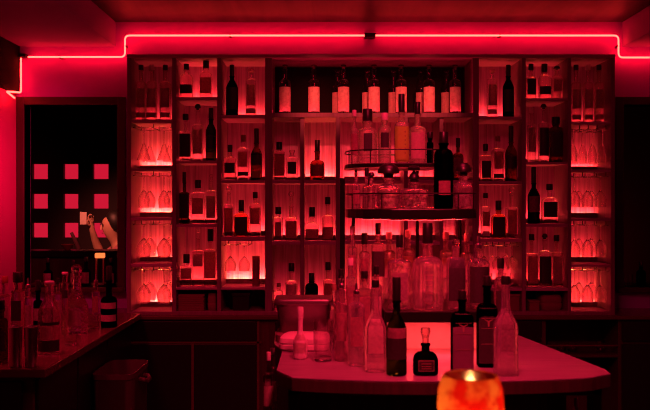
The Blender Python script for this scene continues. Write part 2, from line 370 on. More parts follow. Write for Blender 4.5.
# ------------------------------------------------------------------ bottles
CACHE = {}
def bottle_meshes(w, h, zs, zc, shape, n, dr, nw, cap, cw, mat, labels):
    key = (round(w,3), round(h,3), round(zs,3), round(zc,3), shape, n, dr, round(nw,4), cap, round(cw,4), mat, tuple(labels))
    if key in CACHE: return CACHE[key]
    a = w/2; d = a*dr; nr = nw/2; secs = []
    sh = {'dome':.75, 'wine':1.5, 'square':.35, 'cone':3.2, 'flat':.22, 'bell':2.0}[shape]*a
    z1 = max(.35*zs, zs - sh)                     # where the shoulder starts
    secs += [(a*.86, d*.86, n, 0), (a*.97, d*.97, n, .003), (a, d, n, .009), (a, d, n, z1)]
    K = 8
    for k in range(1, K+1):
        t = k/K
        if shape == 'cone': f = 1-t
        elif shape == 'bell': f = .5+.5*math.cos(PI*t)
        elif shape == 'wine': f = (.5+.5*math.cos(PI*t))*.6 + .4*math.sqrt(max(0,1-t*t))
        else: f = math.sqrt(max(0, 1-t*t))
        e = 2 + (n-2)*f
        secs.append((nr+(a-nr)*f, nr+(d-nr)*f, e, z1+(zs-z1)*t))
    zt = max(zc, zs+.004)                        # top of the glass, under the stopper
    if zt - zs > .012:
        secs += [(nr, nr, 2, zt-.009), (nr*1.22, nr*1.22, 2, zt-.008), (nr*1.22, nr*1.22, 2, zt-.001)]
    else: secs += [(nr, nr, 2, zt)]
    body = MB().loft(secs, 28).build('glass_body', mat, mesh_only=True)
    parts = [('glass_body', body)]
    cr = cw/2; ch = h - zt
    m = MB()
    if cap == 'ball':
        r = min(cr, ch/2); zc_ = h - r
        m.lathe([(nr*.8, zt), (nr*.8, zc_-r*.85)] + [(max(.0004, r*math.sin(PI*k/10)), zc_-r*math.cos(PI*k/10)) for k in range(2, 11)], 18)
        parts.append(('stopper', m.build('stopper', 'clear_glass', mesh_only=True)))
    elif cap == 'crown':                          # cut glass stopper, wider at the top
        m.lathe([(nr*.8, zt), (nr*.8, zt+ch*.3), (cr*.7, zt+ch*.4), (cr, zt+ch*.75), (cr*.9, zt+ch), (cr*.3, zt+ch)], 10)
        parts.append(('stopper', m.build('stopper', 'pale_glass', mesh_only=True)))
    elif cap == 'mushroom':
        m.lathe([(nr*.9, zt), (nr*.9, zt+ch*.25), (cr, zt+ch*.32), (cr, zt+ch*.5), (cr*.85, zt+ch*.8), (cr*.45, zt+ch)], 20)
        parts.append(('stopper', m.build('stopper', 'black', mesh_only=True)))
    elif cap == 'pourer':
        m.lathe([(nr*1.05, zt), (nr*1.05, zt+ch*.3), (nr*.5, zt+ch*.4), (nr*.4, zt+ch)], 12)
        parts.append(('pourer', m.build('pourer', 'steel', mesh_only=True)))
    elif cap:
        cm = {'black':'black','cork':'cork','red':'red_cap','steel':'steel','pale':'frosted'}[cap]
        m.lathe([(cr*.97, zt-.001), (cr, zt+.002), (cr, h-.003), (cr*.9, h), (cr*.3, h)], 18)
        parts.append(('cap', m.build('cap', cm, mesh_only=True)))
    def patch(z0, z1_, wf, mat_, off=.0006, xo=0):
        # a thin paper label that follows the front of the body
        def at(z):
            for (a0,b0,n0,q0),(a1,b1,n1,q1) in zip(secs, secs[1:]):
                if q0 <= z <= q1:
                    t = 0 if q1 == q0 else (z-q0)/(q1-q0); return a0+(a1-a0)*t, b0+(b1-b0)*t, n0+(n1-n0)*t
            return secs[-1][:3]
        if wf < 1: ang = math.asin(min(.999, wf**(n/2)))
        else: ang = PI*.5
        K = 14; rs = []
        zz = [z0 + (z1_-z0)*k/4 for k in range(5)]
        def ring(z, o):
            A, B, nn = at(z); A += o; B += o; rr = []
            for i in range(K+1):
                t = -PI/2 - ang + 2*ang*i/K; rr.append((A*sp(math.cos(t), 2/nn), B*sp(math.sin(t), 2/nn), z))
            return rr
        loop = [ring(z, off) for z in zz]; inner = [ring(z, .0001) for z in zz]
        rs = [inner[0]] + loop + list(reversed(inner))
        return MB().rings(rs, False, False, closed=False).build('label', mat_, mesh_only=True)
    for lb in labels:
        parts.append(('label', patch(lb[0], lb[1], lb[2], lb[3], lb[4] if len(lb) > 4 else .0006)))
    CACHE[key] = parts
    return parts
USED = set()
def bottle(label, x, w, top, sh, base, Y, cap='black', capy=None, cw=None, shape='dome', n=2, dr=1., nw=None, mat='clear_glass', labs=(), group='bottles on the back bar shelves', name='liquor_bottle', cat='bottle', rz=0):
    k = Y/F
    w_ = w*k; zt = Z(top, Y) - base; zs = Z(sh, Y) - base
    zc = Z(capy, Y) - base if capy is not None else zt - .028
    if cap is None: zc = zt
    nw_ = (nw or max(3.2, w*.3))*k; cw_ = (cw*k if cw else nw_*1.25)
    L = [(Z(l[0], Y)-base, Z(l[1], Y)-base) + tuple(l[2:]) for l in labs]
    L = [(max(.006, min(p[0], p[1])), max(p[0], p[1])) + tuple(p[2:]) for p in L]
    t = thing(name, label, cat, (X(x, Y), Y, base), group, rz)
    for pn, me in bottle_meshes(w_, zt, zs, zc, shape, n, dr, nw_, cap, cw_, mat, L): link(pn, me, t)
    return t
BY = 4.91
def sb(key, label, x, w, top, sh, **kw):
    Y = kw.pop('Y', BY)
    bx = (COLX | {4:(272,473),'a':(272,300),'b':(304,336),'c':(408,440),'d':(444,473)})[key[0]]
    lo, hi = ux(bx[0])+w/2*Y/F+.0035, ux(bx[1])-w/2*Y/F-.0035       # stay clear of the uprights
    x = CX + min(max(X(x, Y), lo), hi)*F/Y
    return bottle(label, x, w, top, sh, SHELF[key]+.0004, Y, **kw)

W = dict(shape='wine', nw=4.2, cw=4.8, name='wine_bottle')
# left end column, top bay
for x, w_, p in ((137.5,10.2,'left'), (151.8,11.2,'middle'), (165.3,11.2,'right')):
    sb((1,1), 'tall round-shouldered bottle with slim neck, %s of three, left end column top bay' % p, x, w_, 65, 81, cap='pale' if p == 'middle' else 'black', capy=70, nw=4, labs=[(89,108,.8,'dim_label'),(113,118,.85,'cream_label' if p == 'right' else 'red_label')], mat='pale_glass')
# right end column, top bay
for x, w_, p in ((576,10,'left'), (588,9.8,'middle'), (601.5,10.2,'right')):
    sb((7,1), 'tall round-shouldered bottle with slim neck, %s of three, right end column top bay' % p, x, w_, 65, 82, cap='pale' if p == 'middle' else 'black', capy=70, nw=4, labs=[(90,109,.8,'dim_label'),(115,120,.85,'cream_label' if p == 'left' else 'red_label')], mat='pale_glass')
# second column
sb((2,1), 'squat flask with black cap and dark lower label, left, second column top bay', 186.5, 13, 64, 74, capy=69.6, cw=5.5, n=4, dr=.7, nw=5, labs=[(85,94,.9,'dark_label')], mat='pale_glass')
sb((2,1), 'squat flask with tall black cap and red label, right, second column top bay', 206, 12.6, 60, 72, capy=68, cw=6, n=4, dr=.7, nw=5, labs=[(78,94,.85,'red_label')], mat='pale_glass')
sb((2,2), 'square bottle with big black label beside round ball-stopper bottle, second column second bay', 183.5, 11.4, 114, 131, capy=120, cw=6, shape='square', n=7, dr=.8, labs=[(134,157,.95,'dark_label')])
sb((2,2), 'round-shouldered bottle with pale stopper, middle of three, second column second bay', 197.8, 11.5, 104, 124, cap='mushroom', capy=110, cw=6, labs=[(130,154,.8,'dim_label')])
sb((2,2), 'slender green wine bottle with yellow glint at its foot, second column second bay', 211, 10.5, 108, 124, cap='black', capy=119, labs=[(136,149,.8,'dark_label'),(153,158,.85,'yellow_label_glint')], mat='green_glass', **W)  # the yellow patch at the foot is a painted glint
sb((2,3), 'narrow dark rectangular bottle left of glowing flask, second column third bay', 183.5, 9, 172, 192, capy=182, shape='square', n=8, dr=.8, labs=[(194,218,1.0,'dark_label')], mat='brown_glass')
sb((2,3), 'broad clear flask rimmed with light, black cap, middle, second column third bay', 198, 14.4, 180, 192, capy=188, cw=6.5, n=5, dr=.6, nw=5, shape='square', labs=[(198,214,.75,'red_label')])
sb((2,3), 'tall clear square bottle right of glowing flask, second column third bay', 211.3, 10, 174, 190, cap='ball', capy=180, shape='square', n=8, dr=.9, labs=[(196,218,.85,'dim_label')])
sb((2,4), 'short square bottle with square black cap, left, second column bottom bay', 186.5, 11.5, 254, 265, capy=263, cw=6.5, shape='flat', n=8, dr=.8, nw=4.5, labs=[(268,279,.9,'red_label')])
sb((2,4), 'long-necked square bottle with dark emblem label, middle, second column bottom bay', 198.3, 11.6, 229, 250, cap='ball', capy=238, shape='flat', n=8, dr=.8, labs=[(254,266,.8,'dim_label')], mat='pale_glass')
sb((2,4), 'wide square bottle with tall black cap, right, second column bottom bay', 210.5, 12.4, 229, 249, capy=241, cw=6, shape='flat', n=8, dr=.7, labs=[(252,278,.9,'red_label')], mat='pale_glass')
# third column
sb((3,1), 'dark wine bottle left of clear bottle, third column top bay', 232, 12, 65, 80, capy=76, labs=[(88,110,.85,'dark_label')], mat='dark_glass', **W)
sb((3,1), 'clear cylindrical bottle with crown stopper and pale base, third column top bay', 251, 10.5, 69, 78.5, cap='crown', capy=75, cw=7, shape='flat', n=3, labs=[(85,106,.8,'dim_label'),(109,114,.9,'cream_label')])
sb((3,2), 'low flask with short neck, leftmost, third column second bay', 230, 12, 145, 157, capy=152, cw=5, shape='square', n=5, dr=.7, labs=[(163,173,.85,'dark_label')], mat='pale_glass')
sb((3,2), 'pale bottle with oval label, middle, third column second bay', 243.3, 12.4, 135, 147, cap='cork', capy=141.5, cw=5, n=3, labs=[(152,167,.72,'red_label'),(172,176,.8,'dark_label')], mat='clear_glass')
sb((3,2), 'dark wine bottle with tall black capsule, right, third column second bay', 256.5, 11.5, 128.5, 147, capy=143, labs=[(153,165,.9,'dark_label'),(171,178,.7,'yellow_label_glint')], mat='brown_glass', **W)  # yellow foot patch stands for a glint on the glass
sb((3,3), 'tall slim bottle with round glass stopper, left, third column third bay', 227, 10, 186, 204, cap='ball', capy=193, cw=6, shape='square', n=6, labs=[(208,232,.85,'red_label')])
sb((3,3), 'squat dark flask with arched label, middle, third column third bay', 241.3, 15, 200, 213, capy=211, cw=5.5, n=4, dr=.6, nw=5, labs=[(217,233,.85,'dark_label')], mat='whisky_glass')
sb((3,3), 'round-shouldered bottle with big oval label, right, third column third bay', 255.2, 11.6, 192, 203, capy=198, cw=5, n=3, labs=[(208,224,.8,'red_label')], mat='pale_glass')
# centre bays left
sb(('a',2), 'rectangular bottle with black cap beside squat decanter, left centre bay', 276.5, 11, 142, 151, capy=149.5, cw=6, shape='flat', n=7, dr=.6, labs=[(154,176,.9,'red_label')], mat='pale_glass')
sb(('a',2), 'squat square decanter with glass stopper and dark label, left centre bay', 292, 12, 150, 157, cap='crown', capy=155.5, cw=6, shape='flat', n=6, dr=.8, nw=5, labs=[(162,174,.7,'dark_label')])
sb(('b',2), 'lone round whisky bottle glowing behind, dark neck, centre bay', 317.3, 14.5, 140, 160, capy=151, cw=5, nw=5, labs=[(165,176,.85,'red_label')], mat='brown_glass')
sb(('a',3), 'slim clear bottle with black cap beside teardrop stopper bottle', 276.7, 9, 207, 217, capy=214, cw=6, shape='square', n=4, labs=[(222,236,.7,'red_label')])
sb(('a',3), 'clear bottle with tall teardrop stopper, beside slim black-capped one', 291.3, 12.4, 191, 217, cap='ball', capy=206, cw=6, n=3, labs=[(221,238,.85,'red_label')], mat='pale_glass')
sb(('b',3), 'half full square-shouldered bottle with square black cap, centre bay', 312, 14, 207, 222, capy=216.5, cw=6, n=4, dr=.7, nw=4.5, labs=[(229,238,.9,'red_label')])
sb(('b',3), 'tall round bottle with black cap beside half full one, centre bay', 327.7, 11.5, 197, 215, capy=204, cw=5.5, labs=[(227,239,.9,'red_label')], mat='pale_glass')
BB = 4.93
sb(('a',4), 'small bottle peeking over left end of steel tub', 276, 9.5, 283, 290, cap='cork', capy=287, n=3, Y=BB, mat='clear_glass')
sb(('a',4), 'clear bottle with black cap and ringed neck behind steel tub', 291.5, 12.5, 263, 280, capy=271, cw=6, Y=BB, labs=[(284,300,.8,'cream_label')])
sb(('b',4), 'small dark bottle with broad black cap behind steel tub', 311, 13, 273, 283, capy=281, cw=6, Y=BB, mat='dark_glass', nw=5)
sb(('b',4), 'square bottle with ringed black cap at right end of steel tub', 328, 9.5, 262, 279, capy=270, cw=5.5, shape='square', n=6, Y=BB, labs=[(283,299,.9,'red_label')], mat='pale_glass')
sb(('d',2), 'dim bottle half hidden behind tall black bottle, right centre bay', 458, 11, 138, 153, capy=146, labs=[(158,175,.8,'dim_label')], mat='brown_glass')
sb(('d',3), 'pale bottle behind the upper stand, right centre bay third shelf', 460, 11, 200, 215, capy=206, labs=[(220,236,.8,'red_label')])
# top centre bay: seven alike in front and seven behind
ORD = ['first','second','third','fourth','fifth','sixth','seventh']
for i, x in enumerate((285,314,343.5,374,401,429,455)):
    kw = dict(cap='crown', capy=69, cw=5.5, nw=4.4, group='pale-labelled bottles in the wide top bay')
    sb((4,1), 'pale-labelled bottle with glass stopper, %s from left, front row, wide top bay' % ORD[i], x, 12, 65, 79.5, Y=4.875, labs=[(87.5,112,.92,'paper')], **kw)
    if i > 1:
        xb = CX + (x-CX)*4.875/5.0 - 5.5
        sb((4,1), 'pale-labelled bottle standing behind the %s front bottle, wide top bay' % ORD[i], xb, 11.5, 70, 85, Y=5.0, labs=[(93,114,.9,'cream_label')], **dict(kw, capy=74, group='second row bottles in the wide top bay'))
# right columns
sb((5,1), 'clear cylindrical bottle with crown stopper and pale base, beside dark wine bottle, fifth column', 492, 10.2, 69.5, 78.5, cap='crown', capy=75, cw=7, shape='flat', n=3, labs=[(85,106,.8,'dim_label'),(110,114.5,.9,'cream_label')])
sb((5,1), 'dark wine bottle right of crown stopper bottle, fifth column top bay', 508.3, 11, 65, 80, capy=76, labs=[(90,112,.85,'dark_label')], mat='dark_glass', **W)
sb((5,2), 'small black-capped bottle with tall black label, fifth column second bay', 485.5, 11, 144, 155, capy=151, cw=5, shape='square', n=5, labs=[(161,178,.8,'dark_label')], mat='pale_glass')
sb((5,2), 'pale bottle with large oval label, middle, fifth column second bay', 497.8, 12, 136, 148, cap='cork', capy=141, cw=5, n=3, labs=[(152,169,.75,'red_label'),(174,178,.8,'dark_label')])
sb((5,2), 'wine bottle with black capsule and dark label band, fifth column second bay', 511, 11.5, 126, 145, capy=142, labs=[(156,168,.95,'dark_label')], mat='brown_glass', **W)
sb((5,3), 'slim bottle with black cap and pale foot, left, fifth column third bay', 485.5, 8.5, 193, 206, capy=198, cw=4.8, n=3, labs=[(212,226,.8,'red_label'),(231,236,.8,'cream_label')])
sb((5,3), 'squat flask with arched dark label, middle, fifth column third bay', 498.5, 14.5, 200.5, 214, capy=210, cw=6, n=4, dr=.6, nw=5, labs=[(217,236,.85,'dark_label')], mat='whisky_glass')
sb((5,3), 'tall clear square bottle with glass stopper, right, fifth column third bay', 513.3, 11, 187, 207, cap='ball', capy=194, cw=6, shape='square', n=7, labs=[(210,234,.85,'red_label')])
sb((6,1), 'rectangular dark bottle, left of three, sixth column top bay', 531, 9.5, 64, 77, capy=70, cw=5, shape='flat', n=8, dr=.7, labs=[(79,95,.9,'dark_label')], mat='pale_glass')
sb((6,1), 'round-shouldered flask with tall black cap, middle, sixth column top bay', 544.5, 11.5, 64, 75, capy=72, cw=6, n=3, nw=5, labs=[(87,95,.95,'dark_label')], mat='pale_glass')
sb((6,1), 'flask with dark mushroom stopper, right, sixth column top bay', 557, 10.5, 66, 75, cap='mushroom', capy=70, cw=6.5, n=5, dr=.7, labs=[(80,92,.8,'dim_label')], mat='pale_glass')
sb((6,2), 'round-shouldered pale bottle, left, sixth column second bay', 531.5, 9, 108, 123.5, cap='pale', capy=113, labs=[(128,152,.8,'dim_label')])
sb((6,2), 'dark-labelled bottle with mushroom stopper, middle, sixth column second bay', 543.5, 11, 104, 122, cap='mushroom', capy=109, cw=6, labs=[(128,156,.85,'dark_label')])
sb((6,2), 'stout dark bottle with broad black cap, right, sixth column second bay', 557, 12.5, 117, 127, capy=124, cw=8, shape='square', n=5, dr=.8, nw=6, labs=[(132,157,.95,'dark_label')], mat='brown_glass')
sb((6,3), 'tall dark wine bottle beside glowing round flask, sixth column third bay', 533.7, 12, 167, 188, capy=183, labs=[(196,212,.9,'dim_label')], mat='dark_glass', **W)
sb((6,3), 'round-shouldered glowing flask with black cap and dark label', 549.5, 16, 184, 197, capy=190, cw=6.5, n=4, dr=.6, nw=4.5, labs=[(202,217,.85,'dark_label')])
sb((6,4), 'tall square bottle with dark cap, left of three, sixth column bottom bay', 531.5, 11, 234, 253, capy=240, cw=5.5, shape='flat', n=7, labs=[(256,283,.9,'red_label')], mat='pale_glass')
sb((6,4), 'round-topped bottle with black label, middle, sixth column bottom bay', 544.7, 12, 233.5, 250, cap='mushroom', capy=239, cw=5.5, n=3, labs=[(256,283,.95,'dark_label')])
sb((6,4), 'tall square bottle with dark cap, right of three, sixth column bottom bay', 558, 11, 235, 252, capy=241, cw=5.5, shape='flat', n=7, labs=[(256,283,.85,'dim_label')], mat='pale_glass')
# tube carton
t = thing('gift_tube', 'dark red cylindrical bottle carton standing in glass bay, third column', 'carton', (X(256,BY), BY, SHELF[3,4]+.0004))
h_ = Z(256,BY)-SHELF[3,4]; r_ = 3.8*BY/F
MB().lathe([(r_,0),(r_,h_*.86)], 24).build('tube', 'card', t); MB().lathe([(r_*1.04,h_*.86),(r_*1.04,h_*.985),(r_*.96,h_),(r_*.3,h_)], 24).build('lid', 'red_cap', t)

# ------------------------------------------------------------------ stemware
def stem_mesh(kind, H):
    # profile hanging upside down: foot at z = 0, mouth at z = -H
    R = {'balloon':.047, 'flute':.026, 'tent':.043, 'wine':.037}[kind]; fr = {'balloon':.036,'flute':.03,'tent':.034,'wine':.033}[kind]
    st = {'balloon':.42,'flute':.42,'tent':.45,'wine':.45}[kind]*H
    out = [(.002,.0), (fr,-.0015), (fr,-.003), (.006,-.008), (.0035,-.02), (.0035,-st)]
    K = 9; bowl = []
    for k in range(1, K+1):
        t = k/K; z = -st-(H-st)*t
        if kind == 'tent': r = .0035+(R-.0035)*t
        elif kind == 'flute': r = R*math.sin(min(1, t*1.5+.05)*PI/2)*(1-.08*t)
        else: r = R*math.sin(min(1, .06+t*1.45)*PI/2)*(1-.28*max(0,t-.5)*2*(1 if kind=='balloon' else .6))
        bowl.append((max(r,.0036), z))
    inner = [(max(.0008, r-.0011), z-(.002 if i == 0 else 0)) for i, (r, z) in enumerate(bowl)]; inner[-1] = (inner[-1][0], inner[-1][1])
    prof = list(reversed(out + bowl + list(reversed(inner))))
    return MB().lathe(prof, 20, cap0=True, cap1=True).build('stem_glass', 'thin_glass', mesh_only=True)
SM = {}
def glasses(key, kind, nx, ny, H, desc, word, xr=None, cat='glass', group=None):
    c, r = key; x0, x1 = xr or COLX[c]; zc = CEIL[c,r]; m = SM.setdefault((kind, H), stem_mesh(kind, H))
    rows = ['front row', 'second row', 'third row'] ; pos = {1:['only one'],2:['left','right'],3:['left','middle','right'],4:['first','second','third','fourth'],5:['first','second','third','fourth','fifth']}[nx]
    for j in range(ny):
        for i in range(nx):
            xx = ux(x0)+(ux(x1)-ux(x0))*(i+.5)/nx; Y = UF+.07+j*(.165/max(1,ny-1) if ny > 1 else 0)
            o = link('stem_glass', m); o.location = (xx, Y, zc-.0206)
            tag(o, '%s hanging upside down, %s %s, %s' % (desc, rows[j], pos[i], word), cat, group or 'stemware hanging in the %s' % word)
for r, kind, H, desc, word in ((2,'tent',.2,'flared cocktail glass','left end column second bay'), (3,'wine',.2,'stemmed wine glass','left end column third bay'),
        (4,'balloon',.205,'big balloon wine glass','left end column fourth bay'), (5,'balloon',.205,'big balloon wine glass','left end column bottom bay')):
    rails(*COLX[1], CEIL[1,r], 2); glasses((1,r), kind, 2, 2, H, desc, word)
for r, kind, n, H, desc, word in ((2,'flute',4,.205,'slim champagne flute','right end column second bay'), (3,'wine',3,.19,'stemmed wine glass','right end column third bay'),
        (4,'wine',3,.2,'stemmed wine glass','right end column fourth bay'), (5,'wine',3,.2,'stemmed wine glass','right end column bottom bay')):
    rails(*COLX[7], CEIL[7,r], n); glasses((7,r), kind, n, 2, H, desc, word)
CEIL[3,4] = uz(241); rails(222, 250, CEIL[3,4], 2)
glasses((3,4), 'wine', 2, 1, .165, 'stemmed wine glass', 'third column beside carton', xr=(222,250))
rails(480, 521, CEIL[5,4], 3); glasses((5,4), 'wine', 3, 2, .15, 'stemmed wine glass', 'fifth column bottom bay')
def tumbler(name, label, x, Y, base, r, h, group=None, mat='tumbler_glass', cat='glass', taper=.9):
    o = MB().lathe([(r*taper*.9,0),(r*taper,.003),(r,h),(r-.0018,h),((r-.0022)*taper,.014),(.002,.012)], 22).build(name, mat)
    o.location = (x, Y, base); return tag(o, label, cat, group)
for i, x in enumerate((487, 501, 515)):
    tumbler('tumbler', 'small tumbler under hanging glasses, %s of three, fifth column bottom bay' % ('left','middle','right')[i], X(x,BY), BY, SHELF[5,4]+.0004, .032, .08, 'tumblers in the fifth column')

# things in the open slots under the bays
zs = SHELF[2,6]+.0004
def slab_stack(name, label, cat, x0, x1, y0, y1, z, hs, mat, group=None):
    t = thing(name, label, cat, ((x0+x1)/2, (y0+y1)/2, z), group); zz = 0
    for i, h in enumerate(hs):
        j = random.uniform(-.004,.004)
        MB().box(-(x1-x0)/2+.004+j, (x1-x0)/2-.004+j, -(y1-y0)/2, (y1-y0)/2, zz, zz+h-.0008).build('sheet', mat, t, .001, smooth=False); zz += h
    return t
for i in range(9):
    z = zs+i*.011
    o = MB().box(-.08, .08, -.1, .1, 0, .0103).build('menu', 'card', None, .0015, smooth=False); o.location = (ux(190)+random.uniform(-.003,.003), UF+.13, z)
    o.rotation_euler.z = random.uniform(-.02,.02)
    tag(o, 'dark flat menu under left shelving, %s' % (['bottom of its stack','second from bottom','third from bottom','fourth from bottom','middle of its stack','fourth from top','third from top','second from top','topmost of its stack'][i]), 'menu', 'menus stacked under the second column')
def cushion(name, label, cat, x0, x1, y0, y1, z0, z1, mat, rz=0):
    a, d, h = (x1-x0)/2, (y1-y0)/2, z1-z0
    o = MB().loft([(a*.9,d*.9,6,0),(a,d,6,h*.15),(a,d,6,h*.4),(a*.97,d*.97,5,h*.45),(a,d,6,h*.55),(a*.98,d*.98,5,h*.85),(a*.85,d*.85,4,h)], 32).build(name, mat)
    o.location = ((x0+x1)/2, (y0+y1)/2, z0); o.rotation_euler.z = rz; return tag(o, label, cat)
cushion('folded_cloth', 'folded red bar cloth beside stacked dark menus', 'cloth', ux(206), ux(216), UF+.04, UF+.2, zs, uz(294), 'dark_cloth')
t = thing('storage_box', 'black lidded box in open slot under third column', 'box', (ux(240), UF+.12, zs))
MB().box(-.05,.05,-.08,.08,0,.085).build('box','black',t,.004,smooth=False); MB().box(-.056,.056,-.086,.086,.085,.105).build('lid','black',t,.004,smooth=False)
t = thing('storage_box', 'dull red lidded carton in open slot, fifth column', 'box', (ux(512.5), UF+.1, zs))
MB().box(-.05,.05,-.07,.07,0,.085).build('box','card',t,.003,smooth=False); MB().box(-.053,.053,-.073,.073,.085,.1).build('lid','card',t,.003,smooth=False)
t = thing('storage_box', 'small red carton left of folded cloth, sixth column slot', 'box', (ux(535.5), UF+.06, zs))
MB().box(-.03,.03,-.04,.04,0,.05).build('box','card',t,.003,smooth=False); MB().box(-.032,.032,-.042,.042,.05,.062).build('lid','card',t,.003,smooth=False)
cushion('folded_cloth', 'crumpled red bar cloth beside small carton, sixth column slot', 'cloth', ux(543), ux(565), UF+.05, UF+.2, zs, uz(296), 'dark_cloth', .1)
# glasses on the open shelf under the right of the back counter
for i, x in enumerate((566, 577, 606, 614)):
    tumbler('tumbler', 'small reddish tumbler on low shelf below right shelving, %s from left' % ORD[i], ux(x) if i < 3 else ux(612), UF+.1 if i < 3 else UF+.2, uz(354), .028, .05, 'tumblers on the low shelf')

# ------------------------------------------------------------------ island bar
TZ = 1.045
isl = thing('bar_island', 'red-brown topped bar island crowded with bottles', 'bar island', (.36, 3.0, 0))
def il(v): return [(x-.36, y-3.0) for x, y in v]
front = [(.36+.52*math.sin(a), 2.478+.075*(1-math.cos(a*1.15))) for a in [(-1+2*i/16)*1.15 for i in range(17)]]
top_poly = [(-.16,2.64)] + [(p[0]+0.01, p[1]) for p in front] + [(.925,2.59),(.93,2.66),(.80,3.42)] + arc(.72,3.42,.07,0,PI/2,4) + [(-.19,3.5),(-.215,3.45),(-.2,3.15),(-.16,3.0)]
MB().prism(il(top_poly), TZ-.006, TZ).build('bar_top', 'bar_wood', isl, .002, smooth=False)
MB().prism(il(top_poly), TZ-.045, TZ-.006).build('darkened_edge', 'dark_wood', isl, .002, smooth=False)  # edge darkened in its wood colour so it looks unlit
def ibx(name, x0, x1, y0, y1, z0, z1, mat='dark_wood', bevel=.003): return MB().box(x0-.36, x1-.36, y0-3, y1-3, z0, z1).build(name, mat, isl, bevel, smooth=False)
ibx('front_panel', -.08, .56, 2.62, 2.65, .08, TZ-.045); ibx('stile', .56, .72, 2.60, 2.66, .08, TZ-.045); ibx('stile', .87, .9, 2.60, 2.66, .08, TZ-.045)
ibx('stile', -.12, -.08, 2.6, 2.66, .08, TZ-.045); ibx('apron', -.12, .9, 2.60, 2.64, TZ-.075, TZ-.045)
ibx('side_panel', -.12, -.1, 2.66, 3.4, .08, TZ-.045); ibx('side_panel', .76, .78, 3.0, 3.4, .08, TZ-.045); ibx('side_panel', .72, .75, 2.66, 3.0, .08, TZ-.045)
ibx('back_panel', -.12, .78, 3.4, 3.42, .08, TZ-.045); ibx('plinth', -.1, .76, 2.7, 3.36, 0, .08, 'black'); ibx('open_shelf', .75, .9, 2.62, 2.98, .66, .69); ibx('end_panel', .75, .9, 2.98, 3.0, .08, TZ-.045)
# speed rail on its left flank
ibx('speed_rail', -.225, -.12, 2.7, 3.05, .70, .712, 'dull_steel', .002); ibx('speed_rail', -.225, -.22, 2.7, 3.05, .712, .8, 'dull_steel', .001)

IB = 'bottles on the bar island'
def ib(label, x, w, top, sh, Y, base=TZ, **kw):
    base += .0004; kw.setdefault('group', IB); mm = kw.get('mat', 'clear_glass'); kw['mat'] = {'clear_glass':'milky_glass','pale_glass':'milky_pale','crystal':'milky_crystal'}.get(mm, mm); return bottle(label, x, w, top, sh, base, Y, **kw)
# front row
ib('tall clear square bottle with black cap, front row left of green wine bottle', 375.3, 21, 280, 308, 2.62, capy=287, cw=8, nw=8, shape='bell', n=5, dr=.85, labs=[(318,352,.7,'cream_label')])
ib('green wine bottle with red label at front of bar island', 396.5, 20.5, 277, 315, 2.57, capy=300, nw=7.5, cw=8.4, shape='wine', labs=[(327,337,.9,'red_label'),(337,358,.9,'dark_label')], mat='green_glass', name='wine_bottle')
t = ib('squat round-shouldered dark bottle with framed label in the lit niche', 425.5, 25, 328, 351, 2.57, cap='crown', capy=343, cw=10, nw=8, n=3.5, dr=.6, shape='dome', labs=[(359,370,.62,'gold_ink'),(359.8,369.2,.57,'dark_label',.001)], mat='dark_glass')
for yy in (362.5, 365, 367.2):
    z = Z(yy, 2.57)-TZ; MB().box(-.016,.016,-.0275,-.0262,z-.0012,z+.0012).build('lettering','gold_ink',t,smooth=False)
def bull(t, w, zc, yf):                       # long-horned head over two ruled lines
    m = MB()
    def tri(p): m.add([(a,yf,c) for a,c in p]+[(a,yf+.0006,c) for a,c in p], [tuple(range(len(p))), tuple(reversed(range(len(p),2*len(p))))])
    tri([(-.004,zc+.008),(-.0022,zc-.012),(.0022,zc-.012),(.004,zc+.008)]); tri([(-.015,zc+.013),(-.013,zc+.010),(-.003,zc+.004),(-.003,zc+.009)]); tri([(.015,zc+.013),(.003,zc+.009),(.003,zc+.004),(.013,zc+.010)])
    m.build('emblem','gold_ink',t,smooth=False)
    m = MB()
    for q in (.016,-.018,-.07): m.box(-w*.36,w*.36,yf,yf+.0006,zc+q-.0007,zc+q+.0007)
    m.build('ruled_lines','gold_ink',t,smooth=False)
for lab, x, w, Y, y0 in (('tall dark bottle with plum label and horned emblem, right of lit niche', 462, 22, 2.60, 290), ('tall black bottle with black framed label, behind clear square bottle', 487, 20, 2.70, 276)):
    z0 = 370 if Y < 2.65 else 362
    t = ib(lab, x, w, y0, 311 if Y < 2.65 else 303, Y, capy=y0+9, cw=8, nw=7.5, shape='dome', n=5, dr=.8, labs=[(z0, 313 if Y < 2.65 else 307, .92, 'plum_label' if Y < 2.65 else 'dark_label')], mat='dark_glass')
    hd = w*Y/F/2*.8; bull(t, w*Y/F, Z(327 if Y < 2.65 else 322, Y)-TZ, -hd-.0016)
ib('clear square bottle at right end of front row', 505.5, 23, 276, 305, 2.565, capy=284, cw=9, nw=8.5, shape='bell', n=6, dr=.8, labs=[(312,350,.55,'dim_label')])
# left cluster
ib('clear rounded bottle left of the tall square one', 356.5, 17, 283, 302, 2.72, cap='pourer', capy=294, nw=6, n=3, labs=[(316,345,.7,'red_label')])
ib('clear bottle with slim neck at left edge of island cluster', 341.5, 14, 276, 302, 2.80, cap='pourer', capy=288, nw=5, labs=[(312,340,.7,'red_label')], mat='pale_glass')
ib('black-capped clear bottle behind slim-necked one, left of cluster', 341, 12, 269, 290, 3.0, capy=278, cw=5.5, nw=4.5, labs=[(300,330,.75,'red_label')])
ib('clear bottle with short black cap beneath left of stand', 364.5, 13, 271, 288, 2.88, capy=278, cw=7, nw=5, shape='square', n=5, labs=[(296,330,.8,'red_label')], mat='pale_glass')
ib('small pale bottle beside the steel tub on the bar', 334, 9.5, 284, 302, 3.13, cap='cork', capy=290, nw=4, labs=[(310,330,.8,'cream_label')])
ib('clear bottle with dark cap standing right of the tiered stand', 500.5, 13, 258, 277, 3.12, capy=268, cw=7, nw=5.5, labs=[(290,325,.8,'dark_label')], mat='pale_glass')

